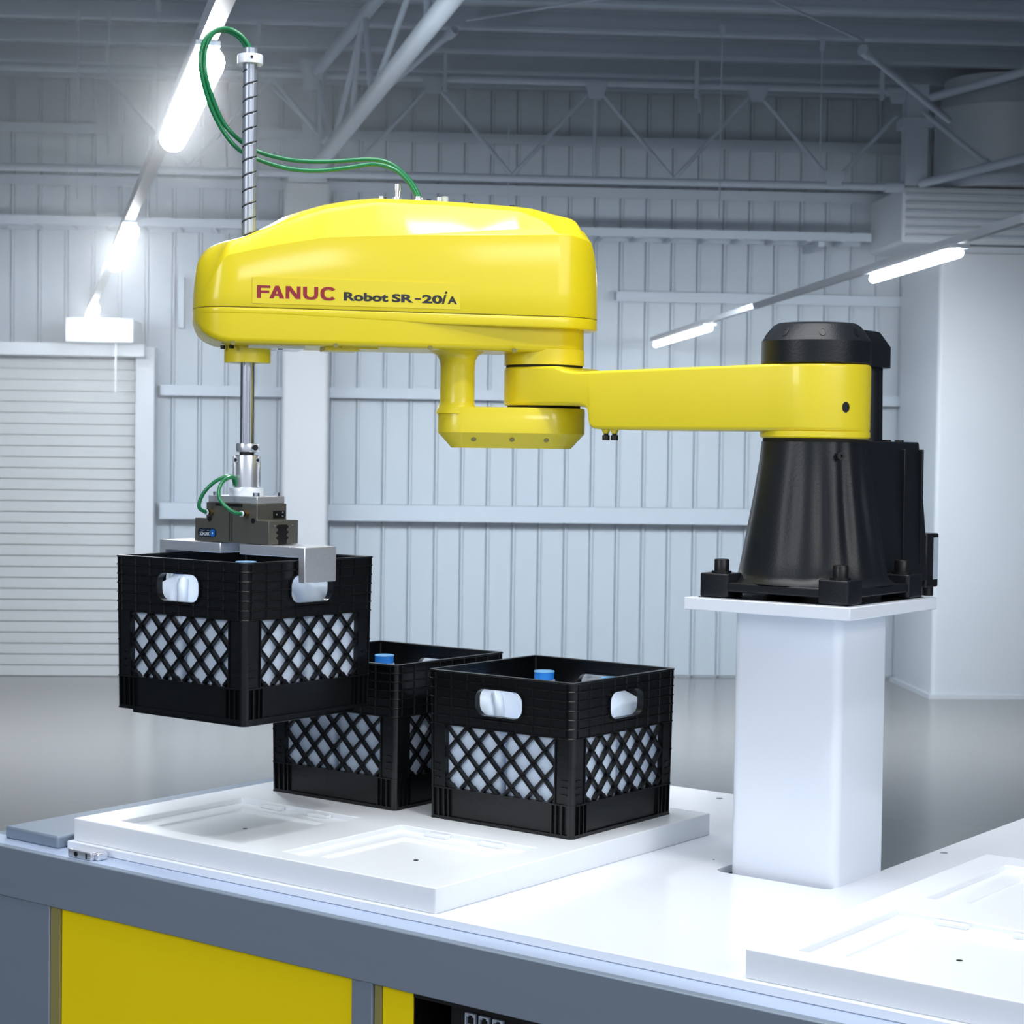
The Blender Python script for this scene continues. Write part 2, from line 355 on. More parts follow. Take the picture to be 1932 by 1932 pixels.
brace((3.40, 11.95, 2.88), (3.78, 11.7, 2.50), 0.018, 'short tube slanting down right beside the round duct')
brace((-0.7, 12.2, 2.98), (-0.38, 12.0, 2.66), 0.016, 'short tube left of the long truss slanting down right')
# hanging rods
rods = [(-1.72, 11.0, 2.1, 'hanging rod at the far left edge of the roof'), (-1.55, 11.0, 2.35, 'second hanging rod from the left, behind the large glaring lamp'), (-1.24, 10.7, 2.0, 'hanging rod just left of the green hose loop'),
        (-0.72, 11.2, 2.0, 'hanging rod just right of the upright screw shaft'), (0.82, 12.5, 2.3, 'hanging rod above the left half of the yellow cover'), (1.93, 10.9, 2.05, 'long hanging rod above the black robot cap'), (2.58, 11.2, 2.35, 'hanging rod in front of the round duct at right')]
for x, y, z0, lb in rods:
    h = empty('hanger_rod', ROOM @ Vector((x, y, CEIL - 0.12)))
    tag(h, 'thin pale ' + lb, 'rod', 'hanging rods below the roof')
    roomchild(MB().tube([(x, y, CEIL - 0.128), (x, y, z0)], 0.0035, 8), 'rod', BGSTEEL, h)
    roomchild(MB().box(x - 0.012, x + 0.012, y - 0.012, y + 0.012, CEIL - 0.19, CEIL - 0.128), 'clamp', BGSTEEL, h, smooth=False)
for x, y, lb in ((0.38, 11.9, 'above the robot hoses, nearer the long truss'), (0.55, 12.5, 'above the left part of the yellow cover'), (1.95, 11.9, 'right of the truss midpoint'), (2.05, 12.4, 'just behind the long hanging rod'), (3.1, 11.8, 'near the dark upper right corner'), (-1.9, 12.1, 'at the far left under the roof')):
    h = room(MB().box(x - 0.012, x + 0.012, y - 0.012, y + 0.012, CEIL - 0.36, CEIL - 0.128), 'sag_strut', BGSTEEL, smooth=False)
    tag(h, 'short flat roof strut ' + lb, 'strut', 'short struts hanging from the purlins')
# lamp tracks
def track(name, a, b, r, label, lamps, m=LAMPM):
    A, B = Vector(a), Vector(b); t = empty(name, ROOM @ A); tag(t, label, 'lamp track')
    d = (B - A).normalized(); n_ = Vector((-d.y, d.x, 0))
    def bar(p, q, hw, z0, z1):
        return MB().rings([[tuple(P + n_ * s1 * hw + Vector((0, 0, zz))) for s1, zz in ((-1, z0), (1, z0), (1, z1), (-1, z1))] for P in (p, q)])
    L = (B - A).length; k = 0
    seg = 3.0; s0 = 0
    while s0 < L - 0.05:
        s1 = min(L, s0 + seg); roomchild(bar(A + d * (s0 + 0.005), A + d * (s1 - 0.005), r, -r, r), 'track_section', BGTRK, t, smooth=False); s0 = s1
    return d, n_, bar
TL = lambda y: (-0.31 - (y - 3.79) * 0.178, y, 1.6)
d, n_, bar = track('lamp_track', TL(2.2), TL(12.95), 0.019, 'pale lamp track receding down the left side of the hall', 0)
for (y0, y1), lab in zip(((4.15, 5.2), (7.5, 8.85), (11.9, 12.5)), ('large glaring strip lamp nearest on the left lamp track', 'middle glowing strip lamp on the left lamp track', 'farthest small glowing strip lamp on the left lamp track')):
    A, B = Vector(TL(y0)), Vector(TL(y1)); e = empty('strip_lamp', ROOM @ A); tag(e, lab, 'lamp', 'strip lamps on the left track')
    Z = Vector((0, 0, -0.045))
    roomchild(bar(A, B, 0.026, -0.030, -0.0195), 'reflector', BGWHITE, e, smooth=False)
    roomchild(MB().tube([tuple(A + Z + Vector((0, 0, -0.02))), tuple(B + Z + Vector((0, 0, -0.02)))], 0.036, 14), 'lamp_tube', LAMPM, e)
TR = lambda y: (2.04 - (y - 6.46) * 0.030, y, 1.475)
d, n_, bar = track('lamp_track', TR(6.0), TR(12.95), 0.014, 'thin pale lamp track at right pointing down behind the robot', 0)
for (y0, y1), lab in zip(((6.65, 7.7), (11.0, 12.8)), ('right strip lamp glowing above the black robot cap', 'small glowing strip lamp right of the robot elbow')):
    A, B = Vector(TR(y0)), Vector(TR(y1)); e = empty('strip_lamp', ROOM @ A); tag(e, lab, 'lamp', 'strip lamps on the right track')
    roomchild(bar(A, B, 0.04, -0.028, -0.015), 'reflector', BGWHITE, e, smooth=False)
    roomchild(MB().tube([tuple(A + Vector((0, 0, -0.045))), tuple(B + Vector((0, 0, -0.045)))], 0.018, 14), 'lamp_tube', LAMPM2, e)

# ------------------------------------------------------------------ workbench
FY = -0.7236; LZ = -0.0139
wbn = empty('workbench', (-0.1, FY, FLOOR)); tag(wbn, 'grey framed machine bench with yellow door panels in the foreground', 'workbench')
def part(mb, name, m, par, **k):
    o = mb.build(name, m, None, **k); bpy.context.view_layer.update()
    o.parent = par; o.matrix_parent_inverse = par.matrix_world.inverted(); return o
XL, XR = -1.36, 1.2
part(MB().box(XL, XR, FY, FY + 0.016, -0.1035, LZ - 0.0002), 'front_rail', RAIL, wbn, bevel=0.0018)
part(MB().box(XL, XR, FY + 0.016, -0.655, LZ - 0.012, LZ - 0.0004), 'ledge', LEDGE, wbn)
part(MB().box(XL, -0.27, 0.56, 0.60, -0.1035, LZ - 0.0004), 'back_rail', RAIL, wbn, bevel=0.0018)
part(MB().box(-1.36, -1.30, FY + 0.03, 0.56, -0.1035, LZ - 0.001), 'side_rail', RAIL, wbn, bevel=0.0018)
part(MB().box(-1.30, -1.150, FY + 0.05, 0.56, LZ - 0.001, LZ + 0.022), 'side_sill', RAIL, wbn, bevel=0.004)
for dx0, dx1, dy0, dy1 in ((-1.30, -0.28, -0.655, 0.54), (-0.28, 0.118, -0.655, -0.118), (-0.28, -0.145, -0.118, 0.28), (0.118, 1.14, -0.655, 0.79)):
    part(MB().box(dx0, dx1, dy0, dy1, -0.06, LZ - 0.0005), 'deck', RAIL, wbn)
part(MB().box(-1.115, -1.0895, FY + 0.006, FY + 0.045, FLOOR, -0.1036), 'corner_gasket', OLIVE, wbn, bevel=0.001)
part(MB().box(-1.36, -1.1155, FY + 0.004, FY + 0.06, FLOOR, -0.1036), 'post', RAIL, wbn, bevel=0.002)
part(MB().box(-1.0888, -0.4015, FY + 0.010, FY + 0.022, FLOOR + 0.05, -0.1037), 'door_panel', YPAN, wbn, bevel=0.001)
part(MB().box(-0.3975, -0.3545, FY + 0.004, FY + 0.05, FLOOR, -0.1037), 'post', RAIL, wbn, bevel=0.002)
part(MB().box(-0.3535, -0.339, FY + 0.008, FY + 0.045, FLOOR, -0.1037), 'gasket_strip', OLIVE, wbn, bevel=0.001)
part(MB().box(-0.3385, -0.2775, FY + 0.010, FY + 0.022, FLOOR + 0.05, -0.1037), 'door_panel', YPAN, wbn, bevel=0.001)
part(MB().box(-0.2765, 1.2, -0.2, -0.19, FLOOR, -0.1037), 'inner_wall', BLK, wbn)
part(MB().box(-0.2765, 1.2, FY + 0.01, -0.2, -0.112, -0.104), 'inner_ceiling', BLK, wbn)
part(MB().box(-0.2860, -0.2765, FY + 0.012, -0.2, FLOOR, -0.1037), 'inner_side', BLK, wbn)
# socket unit inside the dark opening
cu_ = empty('network_unit', (-0.05, FY + 0.03, FLOOR)); tag(cu_, 'black unit with three network sockets inside the dark bench opening', 'control unit')
part(MB().box(-0.225, 0.35, FY + 0.035, -0.3, FLOOR, -0.113), 'casing', BLK, cu_, bevel=0.002)
for k, xx in enumerate((-0.184, -0.158, -0.132)):
    zc = -0.1335
    f = MB()
    h = 0.0095
    f.box(xx - h, xx + h, FY + 0.030, FY + 0.0352, zc + 0.0075, zc + 0.0095); f.box(xx - h, xx + h, FY + 0.030, FY + 0.0352, zc - 0.0095, zc - 0.0075)
    f.box(xx - h, xx - h + 0.002, FY + 0.030, FY + 0.0352, zc - 0.0075, zc + 0.0075); f.box(xx + h - 0.002, xx + h, FY + 0.030, FY + 0.0352, zc - 0.0075, zc + 0.0075)
    f.box(xx - h + 0.002, xx - 0.004, FY + 0.031, FY + 0.0352, zc + 0.004, zc + 0.0075); f.box(xx + 0.004, xx + h - 0.002, FY + 0.031, FY + 0.0352, zc + 0.004, zc + 0.0075)
    part(f, 'network_socket', GREYL, cu_, smooth=False)
# small catch on the ledge
la = empty('catch', (-1.05, -0.69, LZ)); la.parent = None; tag(la, 'small chromed magnetic catch lying on the ledge at left corner', 'catch')
b = MB().box(-1.088, -1.026, -0.7025, -0.668, LZ, LZ + 0.0135); part(b, 'body', STEELB, la, bevel=0.0015)
part(MB().lathe([(0.0045, 0), (0.0045, 0.0012)], (-1.066, -0.7035, LZ + 0.007), 'Y', 20), 'screw_hole', BLK, la)
part(MB().box(-1.0255, -1.016, -0.695, -0.672, LZ, LZ + 0.012), 'latch_tongue', STEELB, la, bevel=0.002)
part(MB().box(-1.040, -1.037, -0.7032, -0.7025, LZ + 0.002, LZ + 0.0115), 'slot', BLK, la)

# white worktop board with the notch round the pedestal
brd = empty('worktop_board', (-0.5, -0.2, LZ)); tag(brd, 'thin glossy white worktop board covering the bench', 'worktop')
out = [(-1.1406, -0.66), (1.15, -0.66), (1.15, 0.80), (0.0975, 0.80), (0.0975, -0.098), (0.085, -0.104), (-0.108, -0.104), (-0.125, -0.090), (-0.125, 0.30), (-0.26, 0.30), (-0.26, 0.552), (-1.1406, 0.552)]
part(MB().prism(out, LZ, 0.0), 'board', WHT, brd, smooth=False, bevel=0.0012)
for x, y in ((-0.4673, 0.487), (0.1185, 0.2934)):
    part(MB().lathe([(0.007, 0.0), (0.007, 0.0006), (0.004, 0.0008)], (x, y, 0), n=20), 'screw', STEEL, brd)
part(MB().lathe([(0.0018, 0.0), (0.0018, 0.0005)], (-0.169, -0.0273, 0), n=12), 'pin_hole', BLK, brd)

# locating trays with milled pockets
HS = 0.0408
def tray(name, x0, x1, y0, y1, cx, cy, label, hp=0.151):
    t = empty(name, ((x0 + x1) / 2, (y0 + y1) / 2, 0)); tag(t, label, 'tray')
    xs = [x0]; ys_ = [y0]
    for c in cx: xs += [c - hp, c - 0.105, c + 0.105, c + hp]
    for c in cy: ys_ += [c - hp, c - 0.105, c + 0.105, c + hp]
    xs.append(x1); ys_.append(y1)
    def hz(i, j):
        if i < 0 or j < 0 or i >= len(xs) - 1 or j >= len(ys_) - 1: return 0.0
        a, b_ = (i - 1) % 4, (j - 1) % 4
        ip = 0 < i < len(xs) - 2 and a != 3; jp = 0 < j < len(ys_) - 2 and b_ != 3
        if ip and jp:
            return HS - (0.0135 if (a == 1 and b_ == 1) else 0.0095)
        return HS
    bm = bmesh.new(); V = {}
    def vv(x, y, z):
        k = (round(x, 5), round(y, 5), round(z, 5))
        if k not in V: V[k] = bm.verts.new(k)
        return V[k]
    def fc(*q):
        try: bm.faces.new([vv(*p) for p in q])
        except ValueError: pass
    for i in range(len(xs) - 1):
        for j in range(len(ys_) - 1):
            z = hz(i, j); a, b_, c, d_ = xs[i], xs[i + 1], ys_[j], ys_[j + 1]
            fc((a, c, z), (b_, c, z), (b_, d_, z), (a, d_, z)); fc((a, c, 0), (a, d_, 0), (b_, d_, 0), (b_, c, 0))
            for (ii, jj, p, q) in ((i + 1, j, (b_, c), (b_, d_)), (i, j + 1, (a, d_), (b_, d_))):
                z2 = hz(ii, jj)
                if abs(z2 - z) > 1e-6: fc((*p, z), (*q, z), (*q, z2), (*p, z2))
            if i == 0: fc((a, c, 0), (a, c, z), (a, d_, z), (a, d_, 0))
            if j == 0: fc((a, c, 0), (b_, c, 0), (b_, c, z), (a, c, z))
    bmesh.ops.dissolve_limit(bm, angle_limit=0.01, verts=bm.verts, edges=bm.edges)
    bmesh.ops.recalc_face_normals(bm, faces=bm.faces)
    me = bpy.data.meshes.new('slab'); bm.to_mesh(me); bm.free(); me.materials.append(WHTS)
    o = bpy.data.objects.new('slab', me); COL.objects.link(o); bpy.context.view_layer.update(); o.parent = t; o.matrix_parent_inverse = t.matrix_world.inverted()
    bv = o.modifiers.new('bevel', 'BEVEL'); bv.width = 0.0035; bv.segments = 3; bv.limit_method = 'ANGLE'; bv.angle_limit = math.radians(50)
    for c in cx:
        for e_ in cy:
            part(MB().lathe([(0.0045, HS - 0.0134), (0.0045, HS - 0.0131)], (c + 0.02, e_ - 0.01, 0), n=20), 'screw_hole', BLK, t)
            for sx in (-0.06, 0.06):
                part(MB().box(c + sx - 0.025, c + sx + 0.025, e_ + hp - 0.016, e_ + hp - 0.003, HS - 0.0095, HS - 0.003), 'stop_block', WHTS, t, bevel=0.001)
    return t
tray('locating_tray', -1.13395, -0.28774, -0.65082, 0.15371, (-0.901, -0.499), (-0.461, -0.060), 'thick white tray under the crates with shallow square pockets')
tray('locating_tray', 0.25926, 1.105, -0.65082, 0.15371, (0.470, 0.872), (-0.461, -0.060), 'thick white empty tray at the right front corner of the worktop')

# ------------------------------------------------------------------ pedestal
pd = empty('pedestal', (0, 0, FLOOR)); tag(pd, 'square white steel pedestal with plate carrying the robot', 'pedestal')
ro = rrect(0.1019, 0.0886, 0.016, 6)
part(MB().rings([[(x, y, z) for x, y in ro] for z in (FLOOR, 0.4498)]), 'column', WHTC, pd)
part(MB().box(-0.15545, 0.15545, -0.161, 0.161, 0.4498, 0.4706), 'top_plate', WHTC, pd, bevel=0.0015)
part(MB().box(-0.14, 0.14, -0.14, 0.14, 0.4706, 0.4714), 'gasket', BLK, pd)

# ------------------------------------------------------------------ robot
rb = empty('industrial_robot', (0, 0, 0.4714)); tag(rb, 'yellow jointed pick and place robot on black base above the worktop', 'robot')
J2 = Vector((-0.549, -0.034)); J3 = Vector((-0.895, -0.461)); ZP = 0.4714
R = lambda mb, name, m, par=rb, **k: part(mb, name, m, par, **k)
# base: flange frame, feet, bolts
fr = MB(); a = 0.137
fr.box(-0.12, 0.12, -0.12, 0.12, ZP + 0.012, ZP + 0.026)
fr.box(-a + 0.02, a - 0.02, -a, -a + 0.03, ZP + 0.010, ZP + 0.026); fr.box(-a + 0.02, a - 0.02, a - 0.03, a, ZP + 0.010, ZP + 0.026)
fr.box(-a, -a + 0.03, -a + 0.02, a - 0.02, ZP + 0.010, ZP + 0.026); fr.box(a - 0.03, a, -a + 0.02, a - 0.02, ZP + 0.010, ZP + 0.026)
base = R(fr, 'base_flange', BLKC, bevel=0.003)
for sx in (-1, 1):
    for sy in (-1, 1):
        ft = MB(); o_ = rrect(0.028, 0.028, 0.008, 4, sx * 0.112, sy * 0.112); ft.rings([[(x, y, z) for x, y in o_] for z in (ZP + 0.0002, ZP + 0.040)])
        R(ft, 'foot', BLKC, bevel=0.002)
        bo = MB(); bo.lathe([(0.017, ZP + 0.0402), (0.017, ZP + 0.0435)], (sx * 0.112, sy * 0.112, 0), n=24)
        bo.lathe([(0.0125, ZP + 0.0435), (0.0125, ZP + 0.062), (0.0115, ZP + 0.0635), (0.006, ZP + 0.0635), (0.006, ZP + 0.056)], (sx * 0.112, sy * 0.112, 0), n=24)
        R(bo, 'mounting_bolt', BLK)
# fluted casting
cz = [(0, 0.140, 0.026), (0.006, 0.131, 0.03), (0.016, 0.126, 0.045), (0.05, 0.1205, 0.1), (0.10, 0.1125, 0.2), (0.16, 0.103, 0.3), (0.22, 0.0945, 0.4), (0.2615, 0.0895, 0.5)]
rs = []
NA = 144
for dz, rr, _ in [(c[0], c[1], c[2]) for c in cz]:
    z = ZP + 0.026 + dz * (0.735 - ZP - 0.026) / 0.2615; ring = []
    t = dz / 0.2615
    for k in range(NA):
        an = 2 * PI * k / NA
        fl_ = 0.0
        for c0, wd, am in ((-0.95, 0.10, 0.006), (-0.55, 0.10, 0.007), (-0.15, 0.12, 0.008), (-1.4, 0.12, 0.003), (0.3, 0.12, 0.006), (-2.5, 0.15, 0.004)):
            dd = (an - c0 + PI) % (2 * PI) - PI
            fl_ -= am * math.exp(-(dd / wd) ** 2) * math.sin(PI * min(1, max(0, (t - 0.02) / 0.98))) ** 0.6
        r_ = rr + fl_
        ring.append((r_ * math.cos(an), r_ * math.sin(an), z))
    rs.append(ring)
cast = R(MB().rings(rs), 'base_casting', BLKC, ang=60)
R(MB().lathe([(0.0065, 0), (0.0065, 0.006), (0.003, 0.006), (0.003, 0.003)], (0, 0, 0), 'X', 16).xf(Matrix.Translation((0.078, -0.058, 0.712)) @ Matrix.Rotation(math.radians(-38), 4, 'Z')), 'plug', BLK, cast)
R(MB().lathe([(0.088, 0.7352), (0.088, 0.7408)], n=48), 'joint_gap', GAP)
# rear cable box behind the casting
bx = MB()
def rb_ring(z, hw, L, y0=0.0):
    return [(x, y, z) for x, y in [(-hw, y0), (hw, y0), (hw, L - 0.012), (hw - 0.012, L), (-hw + 0.012, L), (-hw, L - 0.012)]]
bx.rings([rb_ring(ZP + 0.02, 0.088, 0.284), rb_ring(0.60, 0.083, 0.274), rb_ring(0.738, 0.078, 0.254)])
cbx = R(bx, 'cable_box', BLKC, bevel=0.003)
for yy in (0.165, 0.235): R(MB().box(0.078, 0.0885, yy, yy + 0.006, 0.52, 0.725), 'rib', BLKC, cbx, bevel=0.001)
for xx, yy in ((0.05, 0.17), (0.05, 0.22), (-0.02, 0.22)): R(MB().lathe([(0.008, 0.738), (0.008, 0.7415)], (xx, yy, 0), n=16), 'lid_screw', BLK, cbx)
cp = R(MB().box(0.020, 0.088, 0.262, 0.312, 0.478, 0.575), 'connector_panel', BLK, cbx, bevel=0.003)
R(MB().box(0.0880, 0.0888, 0.289, 0.308, 0.492, 0.567), 'panel_label', GREYL, cbx)
R(MB().box(0.028, 0.072, 0.3120, 0.3128, 0.492, 0.567), 'panel_label', GREYL, cbx)
R(MB().lathe([(0.010, 0.462), (0.010, 0.478)], (0.074, 0.298, 0), n=20), 'cable_gland', BLK, cbx)
# cable pipe with cap
cpi = R(MB().lathe([(0.036, 0.7385), (0.0345, 0.85), (0.0345, 0.868)], (0, 0.174, 0), n=32), 'cable_pipe', BLKC)
R(MB().rings([[(x, y, z) for x, y in rrect(0.046 * k_, 0.085 * k_, 0.035 * k_, 6, 0, 0.130)] for z, k_ in ((0.868, 1), (0.905, 1), (0.930, 0.72), (0.932, 0.6))]), 'pipe_cap', BLKC, cpi)
# lower arm cap
R(MB().lathe([(0.090, 0.8655), (0.093, 0.868), (0.093, 0.9045), (0.0915, 0.9065), (0.0905, 0.9075), (0.074, 0.931), (0.066, 0.9355), (0.02, 0.936)], n=72), 'shoulder_cap', BLKC)
for k in range(8):
    an = math.radians(-55 + 45 * k)
    sc = MB().lathe([(0.0060, 0), (0.0060, 0.0006), (0.0036, 0.0008), (0.0036, 0.0004)], n=14)
    sc.xf(Matrix.Rotation(an, 4, 'Z') @ Matrix.Translation((0.0830, 0, 0.9182)) @ Matrix.Rotation(math.radians(54), 4, 'Y') @ Matrix.Scale(1.5, 4, (1, 0, 0)))
    R(sc, 'cap_screw', BLK)
# ---- lower arm (loft along its length)
e1 = (J2 - Vector((0, 0))).normalized(); n1 = Vector((e1.y, -e1.x)); n1 = n1 if n1.y < 0 else -n1
L1 = 0.55; r1, r2_ = 0.0925, 0.0745
A1 = Matrix(((e1.x, n1.x, 0, 0), (e1.y, n1.y, 0, 0), (0, 0, 1, 0), (0, 0, 0, 1)))
def hw1(s):
    tan = (r1 - r2_) / L1
    lin = (r1 - (r1 - r2_) * s / L1) * 0.985
    if s < r1 * tan: return math.sqrt(max(0, r1 * r1 - s * s)) if s < 0 else min(math.sqrt(max(0, r1 * r1 - s * s)), lin + 0.0014)
    if s > L1: return math.sqrt(max(0, r2_ ** 2 - (s - L1) ** 2))
    return lin
def sec(hw, z0, z1, rt=0.008, rbm=0.008):
    hw = max(hw, 0.0006); rt = min(rt, hw * 0.9); rbm = min(rbm, hw * 0.9); o = []
    for cx, cz_, rr, a0 in ((hw - rt, z1 - rt, rt, 0), (-hw + rt, z1 - rt, rt, 90), (-hw + rbm, z0 + rbm, rbm, 180), (hw - rbm, z0 + rbm, rbm, 270)):
        for k in range(6):
            an = math.radians(a0 + 18 * k); o.append((cx + rr * math.cos(an), cz_ + rr * math.sin(an)))
    return o
def stations(a, b, n0=14, n1_=14, mid=10):
    pass
ss = [-r1 * math.cos(PI / 2 * k / 16) for k in range(16)] + [0.0, 0.03, 0.06, 0.1, 0.15, 0.2, 0.25, 0.3, 0.35, 0.385, 0.396, 0.4015, 0.4045, 0.406, 0.409, 0.414, 0.422, 0.44, 0.46, 0.48, 0.51] + [L1 + r2_ * math.sin(PI / 2 * k / 14) for k in range(15)]
ring = []
zb_tab = [(-1, 0.7515), (0.38, 0.7530), (0.396, 0.7545), (0.4015, 0.758), (0.4045, 0.764), (0.406, 0.780), (0.409, 0.789), (0.414, 0.7935), (0.422, 0.7955), (0.44, 0.7965), (1, 0.797)]
zt_tab = [(-1, 0.8652), (0.03, 0.8652), (0.42, 0.857), (0.445, 0.8572), (0.462, 0.860), (0.475, 0.866), (0.48, 0.8672), (1, 0.868)]
for s in ss: ring.append([(s, x, z) for x, z in sec(hw1(s), interp(zb_tab, s), interp(zt_tab, s), 0.006, 0.007)])
arm = MB().rings(ring); arm.xf(A1)
ao = R(arm, 'lower_arm', YEL2, ang=50)
R(MB().lathe([(0.0895, 0.741), (0.0928, 0.7435), (0.0928, 0.7530)], n=64), 'shoulder_ring', YEL2, ao)
R(MB().lathe([(0.0072, 0), (0.0072, 0.0012)], n=20, axis='X').xf(Matrix.Rotation(math.radians(-29), 4, 'Z') @ Matrix.Translation((0.0915, 0, 0.793)) @ Matrix.Scale(1.25, 4, (0, 0, 1))), 'bore', BLK, ao)
for s in (0.378, 0.3605):
    st = MB().lathe([(0.009, 0.7545), (0.005, 0.7465)], n=20, mi=1); st.lathe([(0.0042, 0.7468), (0.0042, 0.7425)], n=16); st.lathe([(0.0062, 0.7435), (0.0068, 0.742), (0.0068, 0.7345)], n=16)
    st.xf(A1 @ Matrix.Translation((s, 0.06, 0))); R(st, 'hose_stud', [BLK, YEL2], ao)
# ---- forearm frame
e2 = Vector((-0.6291, -0.7764)); n2 = Vector((0.7764, -0.6291))
A2 = Matrix(((e2.x, n2.x, 0, J2.x), (e2.y, n2.y, 0, J2.y), (0, 0, 1, 0), (0, 0, 0, 1)))   # local (s, w, z)
R(MB().lathe([(0.0745, 0.8715), (0.0745, 0.90)], (J2.x, J2.y, 0), n=64), 'elbow_neck', YEL2)
R(MB().lathe([(0.071, 0.8675), (0.071, 0.872)], (J2.x, J2.y, 0), n=64), 'joint_gap', GAP)
R(MB().lathe([(0.068, 0.791), (0.068, 0.798)], (J2.x, J2.y, 0), n=64), 'joint_gap', GAP)
# elbow bracket
def hull(c0, r0, c1, rr1, n=24):
    d_ = c1 - c0; al = math.acos((r0 - rr1) / d_); o = []
    for k in range(n + 1):
        an = al + (2 * PI - 2 * al) * k / n; o.append((c0 + r0 * math.cos(an), r0 * math.sin(an)))
    for k in range(n + 1):
        an = -al + 2 * al * k / n; o.append((c1 + rr1 * math.cos(an), rr1 * math.sin(an)))
    return o
def hring(d, z, n=24):
    return [(x, y, z) for x, y in hull(0, 0.0770 - d, 0.150, 0.050 - d, n)]
bk = MB().rings([hring(0.027, 0.7175), hring(0.0255, 0.7175), hring(0.001, 0.7445), hring(0.0, 0.7455), hring(0, 0.789), hring(0.001, 0.7915), hring(0.004, 0.7925)])
bk.xf(A2); bko = R(bk, 'elbow_bracket', YEL2, ang=40)
R(MB().rings([hring(0.0012, 0.7443), hring(0.0012, 0.7462)]).xf(A2), 'seam', GAP, bko)
cl_ = []
for z, k_ in ((0.7800, 1.25), (0.792, 1.12), (0.797, 1.03), (0.803, 1), (0.866, 1), (0.878, 1.05), (0.886, 1.18), (0.8905, 1.42), (0.894, 1.7)):
    cl_.append([(0.165 + 0.0315 * k_ * math.cos(2 * PI * k / 40), 0.040 * (1 + (k_ - 1) * 0.7) * math.sin(2 * PI * k / 40), z) for k in range(40)])
R(MB().rings(cl_).xf(A2), 'bracket_column', YEL2, bko)
for s, w_ in ((0.142, 0.0405), (0.073, 0.0535), (0.011, 0.0640)):
    hole = MB().lathe([(0.0048, -0.004), (0.0048, 0.0012)], n=16); hole.xf(A2 @ Matrix.Translation((s, w_ + 0.0005, 0.7335)) @ Matrix.Rotation(math.radians(-132), 4, 'X'))
    R(hole, 'bracket_screw', OLIVE, bko)
# lower housing of the forearm
SE = 0.6474
def wpl(s, w0=0.0985):
    if s < 0: return w0 * math.sqrt(max(0, 1 - (s / 0.0967) ** 2))
    if s > 0.575: return w0 * (max(0, 1 - ((s - 0.575) / (SE - 0.575)) ** 2.7)) ** (1 / 2.7)
    return w0
sst = [-0.0967 * math.cos(PI / 2 * k / 20) for k in range(20)] + [0.0 + 0.0284 * k for k in range(20)] + [0.5715 + (SE - 0.5715) * math.sin(PI / 2 * k / 22) for k in range(23)]
def poly_section(half, ns=None):
    """half: list of (w, z) on the near side from bottom centre to top centre; mirrored to a closed ring"""
    return half + [(-w_, z) for w_, z in reversed(half[1:-1])]
zb2 = [(-1, 0.8935), (0.585, 0.8935), (0.605, 0.8965), (0.622, 0.903), (0.635, 0.913), (0.643, 0.926), (SE, 0.938)]
rg = []
for s in sst:
    if s < -0.0735: continue
    w0 = wpl(s)
    t = min(1, max(0, (s - 0.0) / 0.30)); t = t * t * (3 - 2 * t)
    wl_ = min(w0, 0.0735 + (0.0985 - 0.0735) * t) if s > 0 else 0.0735 * math.sqrt(max(0, 1 - (s / 0.0737) ** 2))
    wl_ = max(wl_ * 0.996, 0.0008); zb = interp(zb2, s); rr = min(0.011, wl_ * 0.8)
    half = [(0.0, zb)] + fillet([(0.0, zb), (wl_, zb), (wl_, 0.950)], min(rr, 0.012), 6)[1:-1] + [(wl_, 0.950), (0.0, 0.950)]
    rg.append([(s, a_, z) for a_, z in poly_section(half)])
lh = R(MB().rings(rg).xf(A2), 'lower_housing', YEL, ang=50)
rg = []
for s in sst:
    w0 = max(wpl(s), 0.0008)
    zl = interp([(-1, 0.9345), (0.22, 0.937), (0.5, 0.945), (SE, 0.945)], s)
    half = [(0.0, zl)] + fillet([(0.0, zl), (w0, zl), (w0, 0.9565), (0.0, 0.9565)], min(0.003, w0 * 0.4), 3)[1:-1] + [(0.0, 0.9565)]
    rg.append([(s, a_, z) for a_, z in poly_section(half)])
R(MB().rings(rg).xf(A2), 'housing_rim', YEL, lh, ang=50)
R(MB().rings([[(s, a_, z) for s, a_ in [(q, wpl(q) * 0.991) for q in sst] + [(q, -wpl(q) * 0.991) for q in reversed(sst)]] for z in (0.9562, 0.9588)]).xf(A2), 'seam_gap', SEAM, lh)
# cover
zt = [(-0.0967, 0.962), (-0.0955, 1.0), (-0.092, 1.03), (-0.0849, 1.062), (-0.0785, 1.09), (-0.0723, 1.113), (-0.0650, 1.1215), (-0.0545, 1.1275), (-0.0510, 1.137), (-0.047, 1.1422), (-0.038, 1.1465), (0.0, 1.1535), (0.0361, 1.1604), (0.1164, 1.163), (0.2156, 1.1652), (0.3233, 1.1653), (0.3719, 1.1595), (0.4201, 1.1490), (0.46, 1.1365), (0.4921, 1.1245), (0.52, 1.1075), (0.54, 1.0965), (0.5600, 1.0850), (0.5751, 1.0805), (0.592, 1.0785), (0.6062, 1.0750), (0.6190, 1.0685), (0.6298, 1.0590), (0.638, 1.046), (0.6424, 1.0322), (0.6455, 1.00), (SE, 0.962)]
z2t = [(-0.1, 1.0), (-0.0723, 1.100), (-0.05, 1.112), (-0.0052, 1.1150), (0.02, 1.130), (0.0684, 1.1475), (0.2, 1.153), (0.3318, 1.1535), (0.4233, 1.137), (0.4702, 1.121), (0.5724, 1.0795), (0.5954, 1.070), (SE, 0.96)]
z1t = [(-0.1, 1.09), (-0.025, 1.1062), (0.1376, 1.0993), (0.2823, 1.0927), (0.4242, 1.0834), (0.52, 1.065), (0.60, 1.045), (SE, 0.955)]
wct = [(-0.1, 0.92), (0, 0.93), (0.4, 0.955), (0.5, 0.965), (SE, 0.96)]
